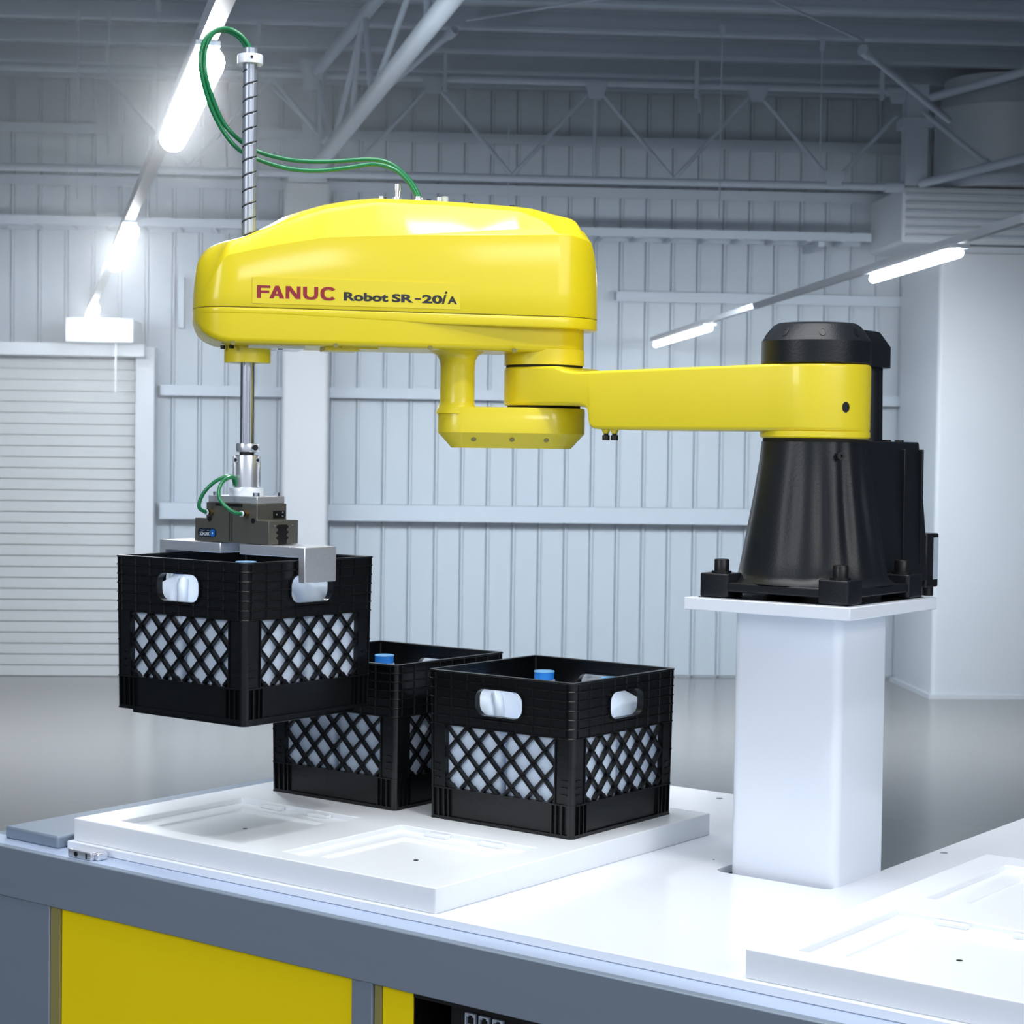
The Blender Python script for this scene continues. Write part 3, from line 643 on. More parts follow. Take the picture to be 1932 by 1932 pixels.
def smooth_tab(tab, s, h=0.006):
    return (interp(tab, s - h) + 2 * interp(tab, s) + interp(tab, s + h)) / 4
rg = []
full = sorted(set([round(q, 5) for q in sst] + [round(0.005 * k, 5) for k in range(0, 115)] + [-0.0545, -0.051, -0.047, -0.065]))
for s in full:
    w0 = max(wpl(s), 0.0006)
    top = max(0.9605, smooth_tab(zt, s, 0.004) if -0.03 < s < 0.62 else interp(zt, s))
    z2 = min(smooth_tab(z2t, s), top - 0.002); z1 = min(smooth_tab(z1t, s), z2 - 0.004); z1 = max(z1, 0.9592); z2 = max(z2, z1 + 0.0004)
    w1 = w0 * 0.955; 
    # shoulder step: between the lower crease and the upper tier
    k2 = interp([(-0.1, 0.80), (0.0, 0.78), (0.15, 0.72), (0.45, 0.74), (0.6, 0.85), (SE, 0.9)], s)
    ws = w0 * k2
    stepw = interp([(-0.05, 0.86), (0.10, 0.90), (0.28, 0.95), (0.42, 0.955), (0.6, 0.955)], s) * w0
    zsm = min(z1 + interp([(-0.1, 0.010), (0.0, 0.0095), (0.12, 0.006), (0.28, 0.001), (0.6, 0.001)], s), z1 + (z2 - z1) * 0.5)
    half = [(0.0, 0.9575), (w0 * 0.997, 0.9575)] + fillet([(w0, 0.9585), (w0 * 0.992, 0.9585 + (z1 - 0.9585) * 0.5), (w1, z1), (min(w1 * 0.995, stepw), max(z1, zsm)), (ws, z2), (w0 * 0.42, top - (top - z2) * 0.12), (0.0, top)], [0, 0.05, 0.003, 0.004, 0.010, 0.03, 0], 4)
    rg.append([(s, a_, z) for a_, z in poly_section(half)])
cov = R(MB().rings(rg).xf(A2), 'forearm_cover', YEL, ang=75)
# lettering on the flat side of the cover: local x runs from the nose backwards in the picture (left to right)
TM = A2 @ Matrix(((-1, 0, 0, 0), (0, -1, 0, 0.0992), (0, 0, 1, 0), (0, 0, 0, 1)))
fx = lambda s: -s
def letters(name, groups, m):
    b = MB()
    for txt, s0, s1, z0, z1, kw in groups:
        v, f = text_mesh(txt, fx(s0), fx(s1), z0, z1, **kw); b.add(v, f)
    b.xf(TM); return R(b, name, m, cov, smooth=False)
dec = MB(); dec.box(fx(0.553), fx(0.183), -0.0001, 0.0012, 0.964, 1.010); R(dec.xf(TM), 'decal', DECAL, cov)
TM = TM @ Matrix.Translation((0, -0.0004, 0))
# custom heavy wide letters for the maker's name
def poly_letters(polys, x0, x1, z0, z1):
    b = MB()
    for i_, p in enumerate(polys):
        n = len(p); b.add([(x0 + (x1 - x0) * x, -1e-5 * i_, z0 + (z1 - z0) * z) for x, z in p], [tuple(range(n))])
    return b
def quad(a, b, c, d): return [a, b, c, d]
def arc_stroke(cx, cz, rxo, rzo, rxi, rzi, a0, a1, n=14):
    o = []
    for k in range(n):
        t0 = math.radians(a0 + (a1 - a0) * k / n); t1 = math.radians(a0 + (a1 - a0) * (k + 1) / n)
        sgn = lambda v, e: math.copysign(abs(v) ** e, v)
        e_ = 0.8
        P = lambda t, rx, rz: (cx + rx * sgn(math.cos(t), e_), cz + rz * sgn(math.sin(t), e_))
        o.append([P(t0, rxo, rzo), P(t1, rxo, rzo), P(t1, rxi, rzi), P(t0, rxi, rzi)])
    return o
Wd = 150.0
F_ = [quad((0, 0), (7.5 / Wd, 0), (7.5 / Wd, 1), (0, 1)), quad((7 / Wd, 0.80), (25 / Wd, 0.80), (25 / Wd, 1), (7 / Wd, 1)), quad((7 / Wd, 0.40), (23 / Wd, 0.40), (23 / Wd, 0.60), (7 / Wd, 0.60))]
A_ = [quad((23 / Wd, 0), (31 / Wd, 0), (41.5 / Wd, 1), (34 / Wd, 1)), quad((42 / Wd, 0), (51 / Wd, 0), (41 / Wd, 1), (34.5 / Wd, 1)), quad((30 / Wd, 0.20), (44 / Wd, 0.20), (43 / Wd, 0.37), (31 / Wd, 0.37))]
N_ = [quad((53.5 / Wd, 0), (60.5 / Wd, 0), (60.5 / Wd, 1), (53.5 / Wd, 1)), quad((74.5 / Wd, 0), (81.5 / Wd, 0), (81.5 / Wd, 1), (74.5 / Wd, 1)), quad((53.5 / Wd, 1), (62.5 / Wd, 1), (81.5 / Wd, 0), (72.5 / Wd, 0))]
U_ = [quad((86 / Wd, 0.42), (93.5 / Wd, 0.42), (93.5 / Wd, 1), (86 / Wd, 1)), quad((107 / Wd, 0.42), (114.5 / Wd, 0.42), (114.5 / Wd, 1), (107 / Wd, 1))] + arc_stroke(100.25 / Wd, 0.44, 14.25 / Wd, 0.46, 6.8 / Wd, 0.26, 180, 360)
C_ = arc_stroke(134.0 / Wd, 0.5, 15.5 / Wd, 0.53, 8.0 / Wd, 0.32, 38, 322, 22)
b = poly_letters(F_ + A_ + N_ + U_ + C_, fx(0.545), fx(0.4045), 0.9735, 0.9955)
R(b.xf(TM), 'lettering', RED, cov, smooth=False)
BO = dict(off=0.042)
letters('lettering', [('Robot', 0.3925, 0.3130, 0.9732, 0.9885, BO), ('SR', 0.3068, 0.2680, 0.9732, 0.9880, BO), ('20', 0.2525, 0.2150, 0.9730, 0.9880, BO), ('A', 0.2060, 0.1885, 0.9732, 0.9870, BO), ('i', 0.2165, 0.2065, 0.9730, 0.9955, dict(off=0.018, shear=0.3))], INK)
b = MB(); b.box(fx(0.2652), fx(0.2545), -0.0001, 0.0, 0.9790, 0.9816); R(b.xf(TM), 'lettering', INK, cov, smooth=False)
# fittings on top of the cover
def top_z(s): return interp(zt, s)
def fit(s, w_, parts, name, m, par=cov):
    b = MB()
    for r_, z0, z1 in parts: b.lathe([(r_, top_z(s) - 0.003 + z0), (r_, top_z(s) - 0.003 + z1)], (0, 0, 0), n=20)
    return R(b.xf(A2 @ Matrix.Translation((s, w_, 0))), name, m, par)
for s in (0.3055, 0.2225, 0.144, 0.066): fit(s, 0.0, [(0.0045, 0, 0.0075)], 'cover_bolt', BLK)
for s, w_, h in ((0.2855, 0.02, 0.030), (0.2775, -0.005, 0.033)):
    fit(s, w_, [(0.0085, 0, 0.006), (0.0045, 0.006, h * 0.72), (0.0058, h * 0.62, h)], 'pipe_fitting', STEELB)
for s, w_ in ((0.2455, 0.015), (0.2365, -0.005)): fit(s, w_, [(0.0095, 0, 0.005), (0.0062, 0.005, 0.010)], 'hose_fitting', STEELB)
fit(0.202, 0.0, [(0.0075, 0, 0.0125)], 'plug_fitting', STEELB); fit(0.195, 0.012, [(0.006, 0, 0.013)], 'plug_fitting', GREYL)
fit(0.3125, 0.01, [(0.005, 0, 0.008)], 'pipe_fitting', STEELB)
# underside details
R(MB().box(0.455, 0.555, -0.05, 0.06, 0.8885, 0.8936).xf(A2), 'underside_plate', WHTC, lh)
R(MB().box(0.358, 0.420, 0.0, 0.066, 0.8868, 0.8936).xf(A2), 'underside_cover', YEL2, lh, bevel=0.001)
R(MB().box(0.325, 0.390, 0.02, 0.07, 0.8905, 0.8936).xf(A2), 'underside_strip', YEL2, lh)
for s, w_ in ((0.497, 0.045), (0.583, 0.045), (0.596, 0.02)): R(MB().lathe([(0.0042, 0.887), (0.0042, 0.8935)], n=14).xf(A2 @ Matrix.Translation((s, w_, 0))), 'housing_screw', BLK, lh)
for s in (0.585, 0.405, 0.235, 0.078): R(MB().lathe([(0.0042, 0), (0.0042, 0.004)], n=14).xf(A2 @ Matrix.Translation((s, wpl(s) * (0.985 if s > 0.2 else 0.86) - 0.0045, 0.8950)) @ Matrix.Rotation(math.radians(-100), 4, 'X')), 'housing_screw', OLIVE, lh)
R(MB().lathe([(0.0415, 0.864), (0.0415, 0.896)], (J3.x, J3.y, 0), n=48), 'spline_boss', YEL2, lh)
# ---- ball screw spline shaft
NA, NZ = 60, 340
z0, z1 = 1.06, 1.4235; rs = []
for i in range(NZ + 1):
    z = z0 + (z1 - z0) * i / NZ; ring = []
    for k in range(NA):
        an = 2 * PI * k / NA; ph = ((z - 1.07 - an / (2 * PI) * 0.0267) / 0.0267) % 1.0
        r_ = 0.01285
        d_ = min(ph, 1 - ph)
        if d_ < 0.05 and z < 1.385: r_ -= 0.0016 * (1 - (d_ / 0.05) ** 2)
        for g_ in (-1.9, -0.55, 0.8, 2.15):
            dd = abs((an - g_ + PI) % (2 * PI) - PI)
            if dd < 0.14: r_ -= 0.0009
        ring.append((J3.x + r_ * math.cos(an), J3.y + r_ * math.sin(an), z))
    rs.append(ring)
scs = R(MB().rings(rs), 'screw_shaft', SCREW, ang=60)
hl = []
for k in range(0, 12 * 36 + 1):
    an = 2 * PI * k / 36; zz_ = 1.07 + an / (2 * PI) * 0.0267
    if zz_ > 1.385: break
    hl.append((J3.x + 0.0122 * math.cos(an), J3.y + 0.0122 * math.sin(an), zz_))
R(MB().tube(hl, 0.0010, 6), 'helical_groove', BLK, scs)
rs = []
for z in (0.712, 0.715, 0.8, 0.9):
    ring = []
    for k in range(72):
        an = 2 * PI * k / 72; r_ = 0.0125
        for g_ in (-2.4, -1.35, -0.3, 0.75, 1.8, 2.85):
            if abs((an - g_ + PI) % (2 * PI) - PI) < 0.12: r_ -= 0.0011
        ring.append((J3.x + r_ * math.cos(an), J3.y + r_ * math.sin(an), z))
    rs.append(ring)
R(MB().rings(rs), 'spline_shaft', STEEL, ang=50)
sc_ = R(MB().lathe([(0.0225, 1.3955), (0.0228, 1.397), (0.0228, 1.4105), (0.0222, 1.412)], (J3.x, J3.y, 0), n=48), 'stop_collar', WHTC)
R(MB().lathe([(0.0026, 0), (0.0026, 0.002)], n=12, axis='X').xf(Matrix.Translation((J3.x, J3.y, 1.4045)) @ Matrix.Rotation(math.radians(-38), 4, 'Z') @ Matrix.Translation((0.0215, 0, 0))), 'set_screw', BLK, sc_)
# ---- gripper mount and gripper
cx, cy = J3
gm = R(MB().lathe([(0.0185, 0.7045), (0.0190, 0.7065), (0.0190, 0.7185), (0.0185, 0.7200)], (cx, cy, 0), n=40), 'clamp_collar', STEELB)
LF = Matrix.Translation((cx, cy, 0)) @ Matrix.Rotation(math.radians(45), 4, 'Z')
R(MB().box(0.008, 0.0225, -0.016, -0.004, 0.7055, 0.719).xf(LF), 'clamp_lug', STEELB, gm, bevel=0.001)
R(MB().lathe([(0.0052, 0), (0.0052, 0.0022), (0.003, 0.0022)], n=18, axis='Y').xf(LF @ Matrix.Translation((0.0150, -0.018, 0.7125))), 'clamp_screw', BLK, gm)
ms = R(MB().lathe([(0.0130, 0.699), (0.0130, 0.7045)], (cx, cy, 0), n=32), 'shaft_end', BLK)
fl2 = R(MB().lathe([(0.0215, 0.6405), (0.0218, 0.644), (0.0218, 0.695), (0.0210, 0.699)], (cx, cy, 0), n=40), 'mount_sleeve', STEELB)
for sx in (-1, 1):
    R(MB().box(*sorted((sx * 0.0165, sx * 0.0245)), -0.010, 0.010, 0.6410, 0.6975).xf(LF), 'sleeve_ear', STEELB, fl2, bevel=0.003)
    q = MB().lathe([(0.0050, 0), (0.0050, 0.0050)], n=16, axis='Y'); q.lathe([(0.0028, 0.0048), (0.0028, 0.0054)], n=12, axis='Y', mi=1); q.xf(LF @ Matrix.Translation((sx * 0.0195, -0.0098, 0.690)) @ Matrix.Scale(-1, 4, (0, 1, 0)))
    R(q, 'sleeve_screw', [STEEL, BLK], fl2)
R(MB().lathe([(0.0305, 0.6260), (0.0308, 0.6275), (0.0308, 0.6385), (0.0300, 0.6405)], (cx, cy, 0), n=48), 'mount_flange', WHTC)
ap = R(MB().box(cx - 0.0615, cx + 0.0615, cy - 0.0345, cy + 0.0345, 0.6135, 0.626), 'adapter_plate', ALU, bevel=0.001)
for sx in (-1, 1):
    for sy in (-1, 1): R(MB().lathe([(0.0062, 0.6260), (0.0062, 0.6325), (0.0035, 0.6325), (0.0035, 0.629)], (cx + sx * 0.05, cy + sy * 0.0255, 0), n=18), 'plate_screw', STEEL, ap)
gb = MB()
pro = [(-0.093, 0.5425), (0.093, 0.5425), (0.093, 0.5845), (0.064, 0.5845), (0.064, 0.6133), (-0.064, 0.6133), (-0.064, 0.5845), (-0.093, 0.5845)]
gb.rings([[(cx + x, yy, z) for x, z in pro] for yy in (cy - 0.037, cy + 0.037)])
gr = R(gb, 'gripper_body', GRIP, bevel=0.0009)
G = lambda mb, name, m, **k: R(mb, name, m, gr, **k)
yf = cy - 0.037
G(MB().box(cx - 0.0045, cx - 0.0035, yf - 0.0006, yf, 0.545, 0.609), 'groove', BLK); G(MB().box(cx + 0.0015, cx + 0.0025, yf - 0.0006, yf, 0.545, 0.609), 'groove', BLK)
G(MB().box(cx - 0.040, cx + 0.028, yf - 0.0006, yf, 0.6075, 0.6125), 'slot', BLK)
for x_ in (-0.055, 0.0235 + 0.031): G(MB().lathe([(0.0050, 0), (0.0050, 0.0006)], (cx + x_, yf - 0.0006, 0.5835), 'Y', 20), 'bore', BLK)
for x_ in (-0.0505, 0.0385):
    q = MB().lathe([(0.0058, 0), (0.0058, 0.004), (0.0062, 0.004), (0.0062, 0.0075)], n=6, axis='Y', mi=0); q.lathe([(0.0045, 0.0075), (0.0045, 0.012)], n=16, axis='Y', mi=1); q.lathe([(0.0052, 0.0115), (0.0052, 0.0142)], n=16, axis='Y', mi=2)
    q.xf(Matrix.Translation((cx + x_, yf, 0.5955)) @ Matrix.Scale(-1, 4, (0, 1, 0))); G(q, 'air_fitting', [BRASS, BLK, WHTC])
# right face details
xr = cx + 0.093
for k in range(3):
    zc = 0.5735 - k * 0.0098
    G(MB().rings([[(xx, cy + y_, zc + z_) for y_, z_ in ((-0.019, 0), (-0.014, 0.0038), (0.008, 0.0038), (0.0125, 0), (0.008, -0.0038), (-0.014, -0.0038))] for xx in (xr - 0.001, xr + 0.0007)]), 'spring_slot', BLK, smooth=False)
G(MB().box(xr - 0.001, xr + 0.0006, cy - 0.013, cy + 0.0075, 0.5425, 0.574), 'jaw_guide', BLK)
G(MB().box(cx + 0.0640, cx + 0.0655, cy + 0.003, cy + 0.031, 0.5875, 0.6005), 'sensor_cover', BLK)
for dy, dz in ((0.010, 0.594), (0.0255, 0.5975), (0.0255, 0.5905)): G(MB().lathe([(0.0017, 0), (0.0017, 0.001)], (cx + 0.0655, cy + dy, dz), 'X', 12), 'cover_screw', STEELB)
for dy in (-0.0225, 0.0225): G(MB().lathe([(0.0013, 0), (0.0013, 0.0006)], (xr, cy + dy, 0.5755), 'X', 12), 'pin', STEELB)
# badge with lettering
bd = MB(); bd.rings([[(x, yy, z) for x, z in rrect(0.0235, 0.0080, 0.0078, 8, cx - 0.061, 0.5585)] for yy in (yf - 0.0008, yf)])
G(bd, 'badge', BADGE)
v, f = text_mesh('SCHUNK', cx - 0.0795, cx - 0.0540, 0.5530, 0.5600, off=0.02); b = MB(); b.add([(a_, yf - 0.0010, z) for a_, _, z in v], f)
G(b, 'lettering', WINK, smooth=False)
b = MB(); b.box(cx - 0.079, cx - 0.067, yf - 0.00095, yf - 0.0008, 0.5622, 0.5630); b.box(cx - 0.061, cx - 0.055, yf - 0.00095, yf - 0.0008, 0.5622, 0.5630); G(b, 'fine_print', GREYL, smooth=False)
b = MB().rings([[(x, yy, z) for x, z in rrect(0.0055, 0.0065, 0.003, 4, cx - 0.0465, 0.5583)] for yy in (yf - 0.0010, yf - 0.0006)]); G(b, 'blue_mark', BLUEM)
b = MB().box(cx - 0.0475, cx - 0.0455, yf - 0.0012, yf - 0.001, 0.5565, 0.5595); G(b, 'lettering', WINK, smooth=False)
# jaws
def jaw(sg):
    p = [(0.024, 0.5415), (0.183, 0.5415), (0.183, 0.4800), (0.168, 0.4800), (0.168, 0.5232), (0.024, 0.5232)]
    return MB().rings([[(cx + sg * x, yy, z) for x, z in p] for yy in (cy - 0.040, cy + 0.040)])
G(jaw(1), 'jaw', ALU, bevel=0.0012); G(jaw(-1), 'jaw', ALU, bevel=0.0012)
# ---- hoses
def hose(pts, r, name='air_hose', frame=None, n=14, **k):
    b = MB().tube(spline(pts, n), r, 12)
    if frame is not None: b.xf(frame)
    return R(b, name, GREEN, **k)
S3 = 0.55
hp1 = [(0.547, 0.004, 1.405), (0.5535, 0.004, 1.428), (0.570, 0.004, 1.447), (0.595, 0.004, 1.4555), (0.617, 0.002, 1.445), (0.6300, 0, 1.415), (0.629, 0, 1.375), (0.614, -0.012, 1.330), (0.592, -0.024, 1.290), (0.560, -0.032, 1.262), (0.525, -0.034, 1.245), (0.48, -0.03, 1.235), (0.44, -0.024, 1.232), (0.39, -0.016, 1.2335), (0.335, -0.008, 1.2385), (0.300, -0.006, 1.235), (0.272, -0.005, 1.218), (0.250, -0.005, 1.195), (0.2385, -0.005, 1.172)]
hp2 = [(0.5535, -0.003, 1.405), (0.559, -0.003, 1.4285), (0.575, -0.003, 1.446), (0.598, -0.003, 1.453), (0.622, 0, 1.444), (0.636, 0.004, 1.418), (0.637, 0.002, 1.380), (0.622, -0.010, 1.328), (0.598, -0.022, 1.283), (0.566, -0.028, 1.248), (0.520, -0.028, 1.228), (0.47, -0.02, 1.216), (0.42, -0.01, 1.2145), (0.37, 0.0, 1.221), (0.325, 0.008, 1.228), (0.290, 0.012, 1.220), (0.265, 0.014, 1.200), (0.250, 0.015, 1.178), (0.2465, 0.015, 1.172)]
hose(hp1, 0.0040, frame=A2); hose(hp2, 0.0040, frame=A2)
y0 = yf - 0.013
def lf(x, y, z): return tuple(LF @ Vector((x, -y, z)))
hose([lf(-0.020, 0.006, 0.644), lf(-0.026, 0.010, 0.660), lf(-0.045, 0.016, 0.657), lf(-0.066, 0.016, 0.642), lf(-0.080, 0.012, 0.622), lf(-0.083, 0.010, 0.604), (cx - 0.0505, y0, 0.5955)], 0.0035)
hose([lf(-0.018, 0.010, 0.644), lf(-0.023, 0.016, 0.659), lf(-0.040, 0.030, 0.653), lf(-0.048, 0.045, 0.637), lf(-0.046, 0.060, 0.621), lf(-0.034, 0.072, 0.607), lf(-0.020, 0.072, 0.598), (cx + 0.0385, y0, 0.5955)], 0.0035)

# ------------------------------------------------------------------ milk crates
CW, CH = 0.165, 0.2725
BZ = CH - 0.098     # bottom of the ribbed band
WZ = 0.0595         # top of the solid bottom band
HHX, HHZ, HR, HCZ = 0.053, 0.0245, 0.019, CH - 0.050
def taper(v):
    x, y, z = v; k = 1 - 0.022 * max(0, 1 - z / CH); return (x * k, y * k, z)
def face(k):
    """(u, v, d) on side k -> xyz; d positive is outward, 0 on the outer plane"""
    c, s_ = round(math.cos(k * PI / 2)), round(math.sin(k * PI / 2))
    def F(u, v, d):
        x, y = u, -(CW + d); return (c * x - s_ * y, s_ * x + c * y, v)
    return F
def fbox(b, F, u0, u1, v0, v1, d0, d1, ch=0.0):
    c = [(u, v, d) for v in (v0, v1) for d in (d0, d1) for u in (u0, u1)]
    if ch:
        um, vm = (u0 + u1) / 2, (v0 + v1) / 2; mu = abs(u1 - u0) < abs(v1 - v0)
        c = [((um + (u - um) * (0.3 if mu else 1)) if d == d1 else u, (vm + (v - vm) * (1 if mu else 0.3)) if d == d1 else v, d) for u, v, d in c]
    b.add([F(*q) for q in c], [(0, 2, 3, 1), (4, 5, 7, 6), (0, 1, 5, 4), (2, 6, 7, 3), (0, 4, 6, 2), (1, 3, 7, 5)])
PU = 0.1255
def side_panel(k):
    F = face(k); b = MB(); di, do = -0.0070, -0.0030
    # sheet of the band, split round the hand hole: two side pieces, a top and a bottom piece, and corner fillers
    hx, hz = HHX, HHZ
    fbox(b, F, -0.153, -hx, BZ, CH - 0.002, di, do); fbox(b, F, hx, 0.153, BZ, CH - 0.002, di, do)
    fbox(b, F, -hx, hx, BZ, HCZ - hz, di, do); fbox(b, F, -hx, hx, HCZ + hz, CH - 0.002, di, do)
    for sx in (-1, 1):
        for sz in (-1, 1):
            pts = [(sx * hx, HCZ + sz * hz)] + [(sx * (hx - HR + HR * math.cos(a_)), HCZ + sz * (hz - HR + HR * math.sin(a_))) for a_ in [PI / 2 * q / 6 for q in range(7)]]
            b.rings([[F(u, v, d) for u, v in pts] for d in (di, do)])
    # rim ring of the hand hole
    ro_ = rrect(HHX + 0.0022, HHZ + 0.0022, HR + 0.0022, 6); ri_ = rrect(HHX - 0.0005, HHZ - 0.0005, HR - 0.0005, 6); n = len(ro_)
    vs = []
    for d in (-0.013, 0.0004):
        vs += [F(u, v + HCZ, d) for u, v in ro_] + [F(u, v + HCZ, d) for u, v in ri_]
    fs = []
    for j in range(n):
        q = (j + 1) % n
        fs += [(j, q, n + q, n + j), (2 * n + j, 3 * n + j, 3 * n + q, 2 * n + q), (j, 2 * n + j, 2 * n + q, q), (n + j, n + q, 3 * n + q, 3 * n + j)]
    b.add(vs, fs)
    # horizontal ribs
    for i in range(1, 7):
        v = CH - i * 0.0163
        cut = abs(v - HCZ) < HHZ + 0.0015
        segs = [(-0.153, -HHX - 0.0018), (HHX + 0.0018, 0.153)] if cut else [(-0.153, 0.153)]
        for u0, u1 in segs: fbox(b, F, u0, u1, v - 0.0019, v + 0.0019, do, 0.0, 1)
    # vertical ribs
    for u in (-0.147, -0.1105, -0.0735, -0.037, 0.0, 0.037, 0.0735, 0.1105, 0.147):
        if abs(u) < HHX: spans = [(BZ, HCZ - HHZ - 0.0015), (HCZ + HHZ + 0.0015, CH - 0.002)]
        else: spans = [(BZ, CH - 0.002)]
        for v0, v1 in spans: fbox(b, F, u - 0.0014, u + 0.0014, v0, v1, do, -0.0004, 1)
    # uprights beside the lattice and bottom band
    for sx in (-1, 1):
        u0, u1 = sorted((sx * PU, sx * 0.153)); fbox(b, F, u0, u1, WZ, BZ, di, -0.003)
        for vv_ in (0.075, 0.0875, 0.1): fbox(b, F, *sorted((sx * 0.138, sx * 0.153)), vv_, vv_ + 0.002, -0.003, -0.0002)
        fbox(b, F, sx * PU - 0.0012, sx * PU + 0.0012, WZ, BZ, -0.0125, -0.0005)
    fbox(b, F, -0.153, 0.153, 0.004, WZ, -0.0105, -0.0065)
    fbox(b, F, -0.153, 0.153, WZ - 0.0025, WZ, -0.0065, 0.0); fbox(b, F, -0.153, 0.153, 0.0, 0.006, -0.0105, -0.0015)
    for sx in (-1, 1):
        for u in (0.118, 0.128, 0.141): fbox(b, F, sx * u - 0.0012, sx * u + 0.0012, 0.006, WZ - 0.002, -0.0065, -0.0012)
    b.v = [taper(q) for q in b.v]; return b
def lattice(k):
    F = face(k); b = MB(); P = 0.0502; hgt = BZ - WZ; w_ = 0.0036
    sl = 1.0
    top = BZ
    for fam in (1, -1):
        for i in range(-8, 9):
            c = P / 2 + i * P     # crossing on the top edge
            # line: u = c + fam * (top - v)
            v_lo = WZ; pts = []
            t0, t1 = 0.0, hgt
            # clip to |u| < PU
            for t in (0,): pass
            lo, hi = t0, t1
            if fam > 0:
                lo = max(lo, -PU - c); hi = min(hi, PU - c)
            else:
                lo = max(lo, c - PU); hi = min(hi, c + PU)
            if hi - lo < 0.004: continue
            a_ = (c + fam * lo, top - lo); e_ = (c + fam * hi, top - hi)
            dx, dz = e_[0] - a_[0], e_[1] - a_[1]; L = math.hypot(dx, dz); nx, nz = -dz / L * w_, dx / L * w_
            q = [(a_[0] + nx, a_[1] + nz), (e_[0] + nx, e_[1] + nz), (e_[0] - nx, e_[1] - nz), (a_[0] - nx, a_[1] - nz)]
            q = [(max(-PU, min(PU, u)), max(WZ, min(BZ, v))) for u, v in q]
            b.rings([[F(u, v, d) for u, v in q] for d in (-0.0105, -0.0022)])
            m1 = [(a_[0] + nx * 0.16, a_[1] + nz * 0.16), (e_[0] + nx * 0.16, e_[1] + nz * 0.16), (e_[0] - nx * 0.16, e_[1] - nz * 0.16), (a_[0] - nx * 0.16, a_[1] - nz * 0.16)]
            b.rings([[F(max(-PU, min(PU, u)), max(WZ, min(BZ, v)), d) for u, v in m1] for d in (-0.0023, -0.0010)])
    # small webs filling the junctions on top and bottom edges
    for i in range(-3, 4):
        for c, v0, sg in ((P / 2 + i * P, BZ, -1), (P / 2 + i * P + (hgt % P), WZ, 1)):
            if abs(c) < PU - 0.006:
                tri = [(c - 0.0085, v0), (c + 0.0085, v0), (c, v0 + sg * 0.0085)]
                b.rings([[F(u, v, d) for u, v in tri] for d in (-0.0103, -0.0024)])
    b.v = [taper(q) for q in b.v]; return b
def corner(k):
    c, s_ = round(math.cos(k * PI / 2)), round(math.sin(k * PI / 2)); b = MB(); R_ = 0.012
    def prof_(d_out, d_in, z):
        o = []
        n = 6
        for dd, rev in ((d_out, False), (d_in, True)):
            seg = [(0.153, -(CW - dd))] + [(CW - R_ + (R_ - dd) * math.sin(PI / 2 * q / n), -(CW - R_ + (R_ - dd) * math.cos(PI / 2 * q / n))) for q in range(n + 1)] + [(CW - dd, -0.153)]
            o += seg if not rev else seg[::-1]
        return [(c * x - s_ * y, s_ * x + c * y, z) for x, y in o]
    b.rings([prof_(0.0015, 0.0075, 0.0), prof_(0.0015, 0.0075, CH - 0.002)])
    for i in range(1, 7): v = CH - i * 0.0163; b.rings([prof_(0.0012, 0.004, v - 0.0015), prof_(0.0, 0.004, v - 0.0004), prof_(0.0, 0.004, v + 0.0004), prof_(0.0012, 0.004, v + 0.0015)])
    for v in (WZ - 0.0025, 0.1215, 0.0): b.rings([prof_(0.0004, 0.004, v), prof_(0.0004, 0.004, v + 0.0022)])
    b.v = [taper(q) for q in b.v]; return b
def ringframe(z0, z1, hx, wd, r=0.012):
    a_ = rrect(hx, hx, r, 6); c_ = rrect(hx - wd, hx - wd, max(0.002, r - wd), 6); n = len(a_); b = MB()
    vs = [(x, y, z0) for x, y in a_] + [(x, y, z0) for x, y in c_] + [(x, y, z1) for x, y in a_] + [(x, y, z1) for x, y in c_]; fs = []
    for j in range(n):
        q = (j + 1) % n
        fs += [(j, q, n + q, n + j), (2 * n + j, 3 * n + j, 3 * n + q, 2 * n + q), (j, 2 * n + j, 2 * n + q, q), (n + j, n + q, 3 * n + q, 3 * n + j)]
    return b.add(vs, fs)
def make_crate():
    t = empty('milk_crate', (0, 0, 0))
    for k in range(4):
        side_panel(k).build('side_panel', BLKP, t, ang=30); lattice(k).build('lattice', BLKP, t, ang=30); corner(k).build('corner_post', BLKP, t, ang=30)
    ringframe(CH - 0.003, CH, CW, 0.0105).build('rim', BLKP, t, bevel=0.0008)
    b = MB()
    for i in range(-4, 5):
        b.box(i * 0.033 - 0.002, i * 0.033 + 0.002, -0.148, 0.148, 0.006, 0.012); b.box(-0.148, 0.148, i * 0.033 - 0.002, i * 0.033 + 0.002, 0.0055, 0.0115)
    b.box(-0.152, 0.152, -0.152, 0.152, 0.001, 0.006)
    b.build('floor_grid', BLKP, t, ang=30)
    rf = ringframe(-0.0088, 0.003, 0.1435, 0.010); rf.build('nesting_ring', BLKP, t, bevel=0.001)
    return t
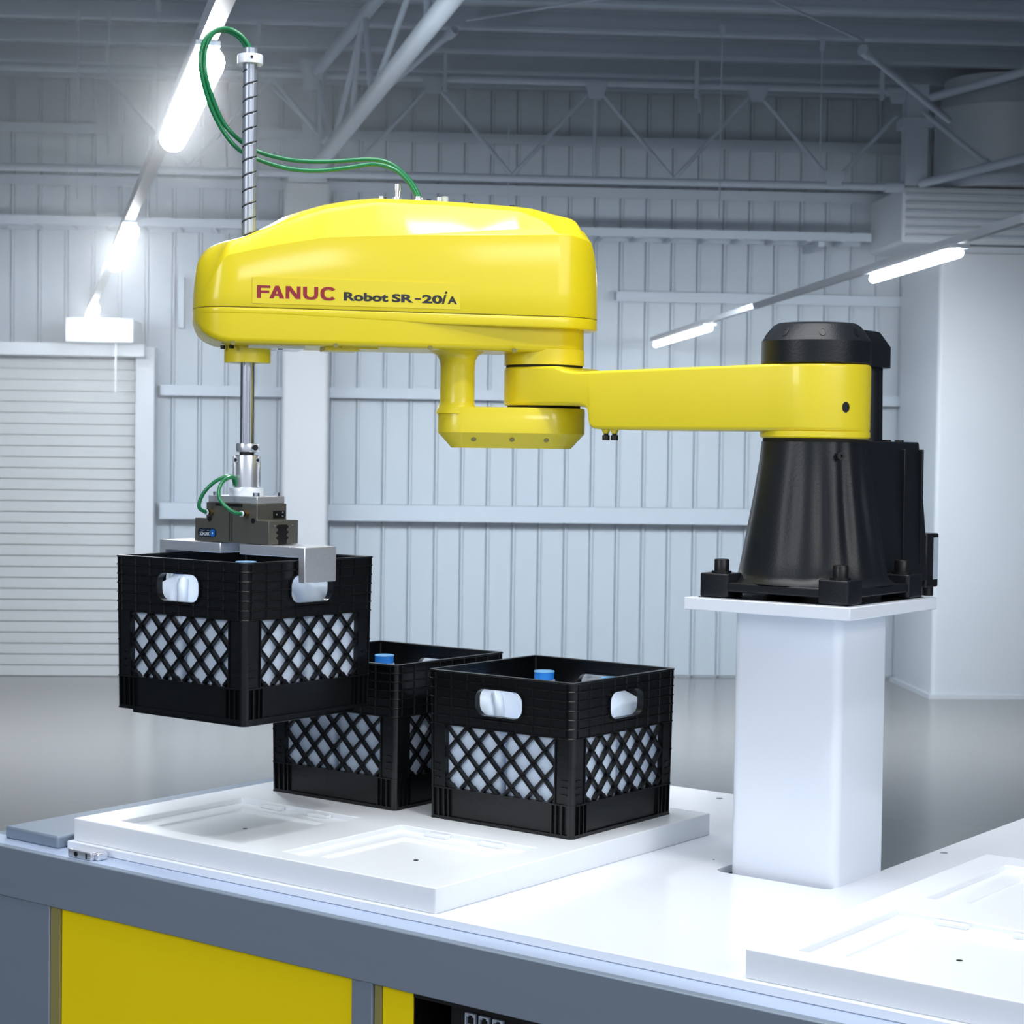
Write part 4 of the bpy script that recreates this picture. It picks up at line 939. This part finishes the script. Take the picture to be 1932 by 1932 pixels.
def make_jug():
    t = empty('plastic_jug', (0, 0, 0)); prof_ = [(0.0, 0.064, 0.15), (0.004, 0.0715, 0.16), (0.012, 0.0740, 0.16), (0.10, 0.0745, 0.16), (0.158, 0.0742, 0.17), (0.172, 0.071, 0.22), (0.190, 0.060, 0.35), (0.208, 0.040, 0.6), (0.219, 0.024, 0.9), (0.224, 0.0205, 1), (0.2262, 0.0205, 1), (0.2264, 0.0168, 1), (0.230, 0.0165, 1)]
    rs = []
    for z, r_, sq in prof_:
        ring = []
        for k in range(48):
            an = 2 * PI * k / 48; c, s_ = math.cos(an), math.sin(an)
            ring.append((r_ * math.copysign(abs(c) ** sq, c), r_ * math.copysign(abs(s_) ** sq, s_), z))
        rs.append(ring)
    MB().rings(rs).build('body', JUG, t, ang=60)
    MB().tube(spline([(0.012, 0.012, 0.214), (0.030, 0.030, 0.2145), (0.048, 0.048, 0.205), (0.057, 0.057, 0.185), (0.060, 0.060, 0.160)], 6), 0.0095, 12).build('handle', JUG, t)
    c_ = MB().lathe([(0.0186, 0.2268), (0.0190, 0.2272), (0.0190, 0.2400), (0.0186, 0.2404)], n=32, mi=0); c_.lathe([(0.0198, 0.2404), (0.0198, 0.2420), (0.0192, 0.2428)], n=32, mi=1)
    c_.build('cap', [CAPM, CAPT], t)
    return t
crate0 = make_crate(); jug0 = make_jug(); first = True; fj = True
spots = [((-0.895, -0.461, 0.2461), 'black milk crate of jugs held in the air by the gripper', 'held crate', 0),
         ((-0.9011, -0.0608, HS), 'black milk crate on the tray behind and below the raised crate', 'rear crate', 1),
         ((-0.4992, -0.0602, HS), 'black milk crate on the tray nearest the white pedestal', 'crate nearest the pedestal', 2)]
jl = {(-1, -1): 'front left', (-1, 1): 'rear left', (1, -1): 'front right', (1, 1): 'rear right'}
for (x, y, z), lab, short, q in spots:
    c = crate0 if first else copy_tree(crate0); first = False
    c.location = (x, y, z); tag(c, lab, 'crate', 'milk crates of jugs')
    for (i, j), pos in jl.items():
        g = jug0 if fj else copy_tree(jug0); fj = False
        g.location = (x + i * 0.0772, y + j * 0.0772, z + 0.0125); g.rotation_euler = (0, 0, {(-1, -1): 0.5, (1, -1): 1.0, (1, 1): 1.5, (-1, 1): 0.0}[(i, j)] * PI + (PI if True else 0))
        tag(g, 'blue capped milky jug in the %s corner of the %s' % (pos, short), 'jug', 'blue capped jugs in the crates')

# ------------------------------------------------------------------ haze in the far hall
hz_m = bpy.data.materials.new('hall_haze'); hz_m.use_nodes = True; nt = hz_m.node_tree; nt.nodes.remove(nt.nodes['Principled BSDF'])
vs_ = nt.nodes.new('ShaderNodeVolumeScatter'); vs_.inputs['Color'].default_value = (0.95, 0.97, 1, 1); vs_.inputs['Density'].default_value = 0.052; vs_.inputs['Anisotropy'].default_value = 0.8
nt.links.new(vs_.outputs[0], nt.nodes['Material Output'].inputs['Volume'])
hz = room(MB().box(-6.95, 7.95, 4.0, WALLY - 0.2, FLOOR + 0.01, CEIL - 0.01), 'haze', hz_m, smooth=False); tag(hz, 'faint bluish haze hanging in the far half of the hall', 'haze', kind='stuff')
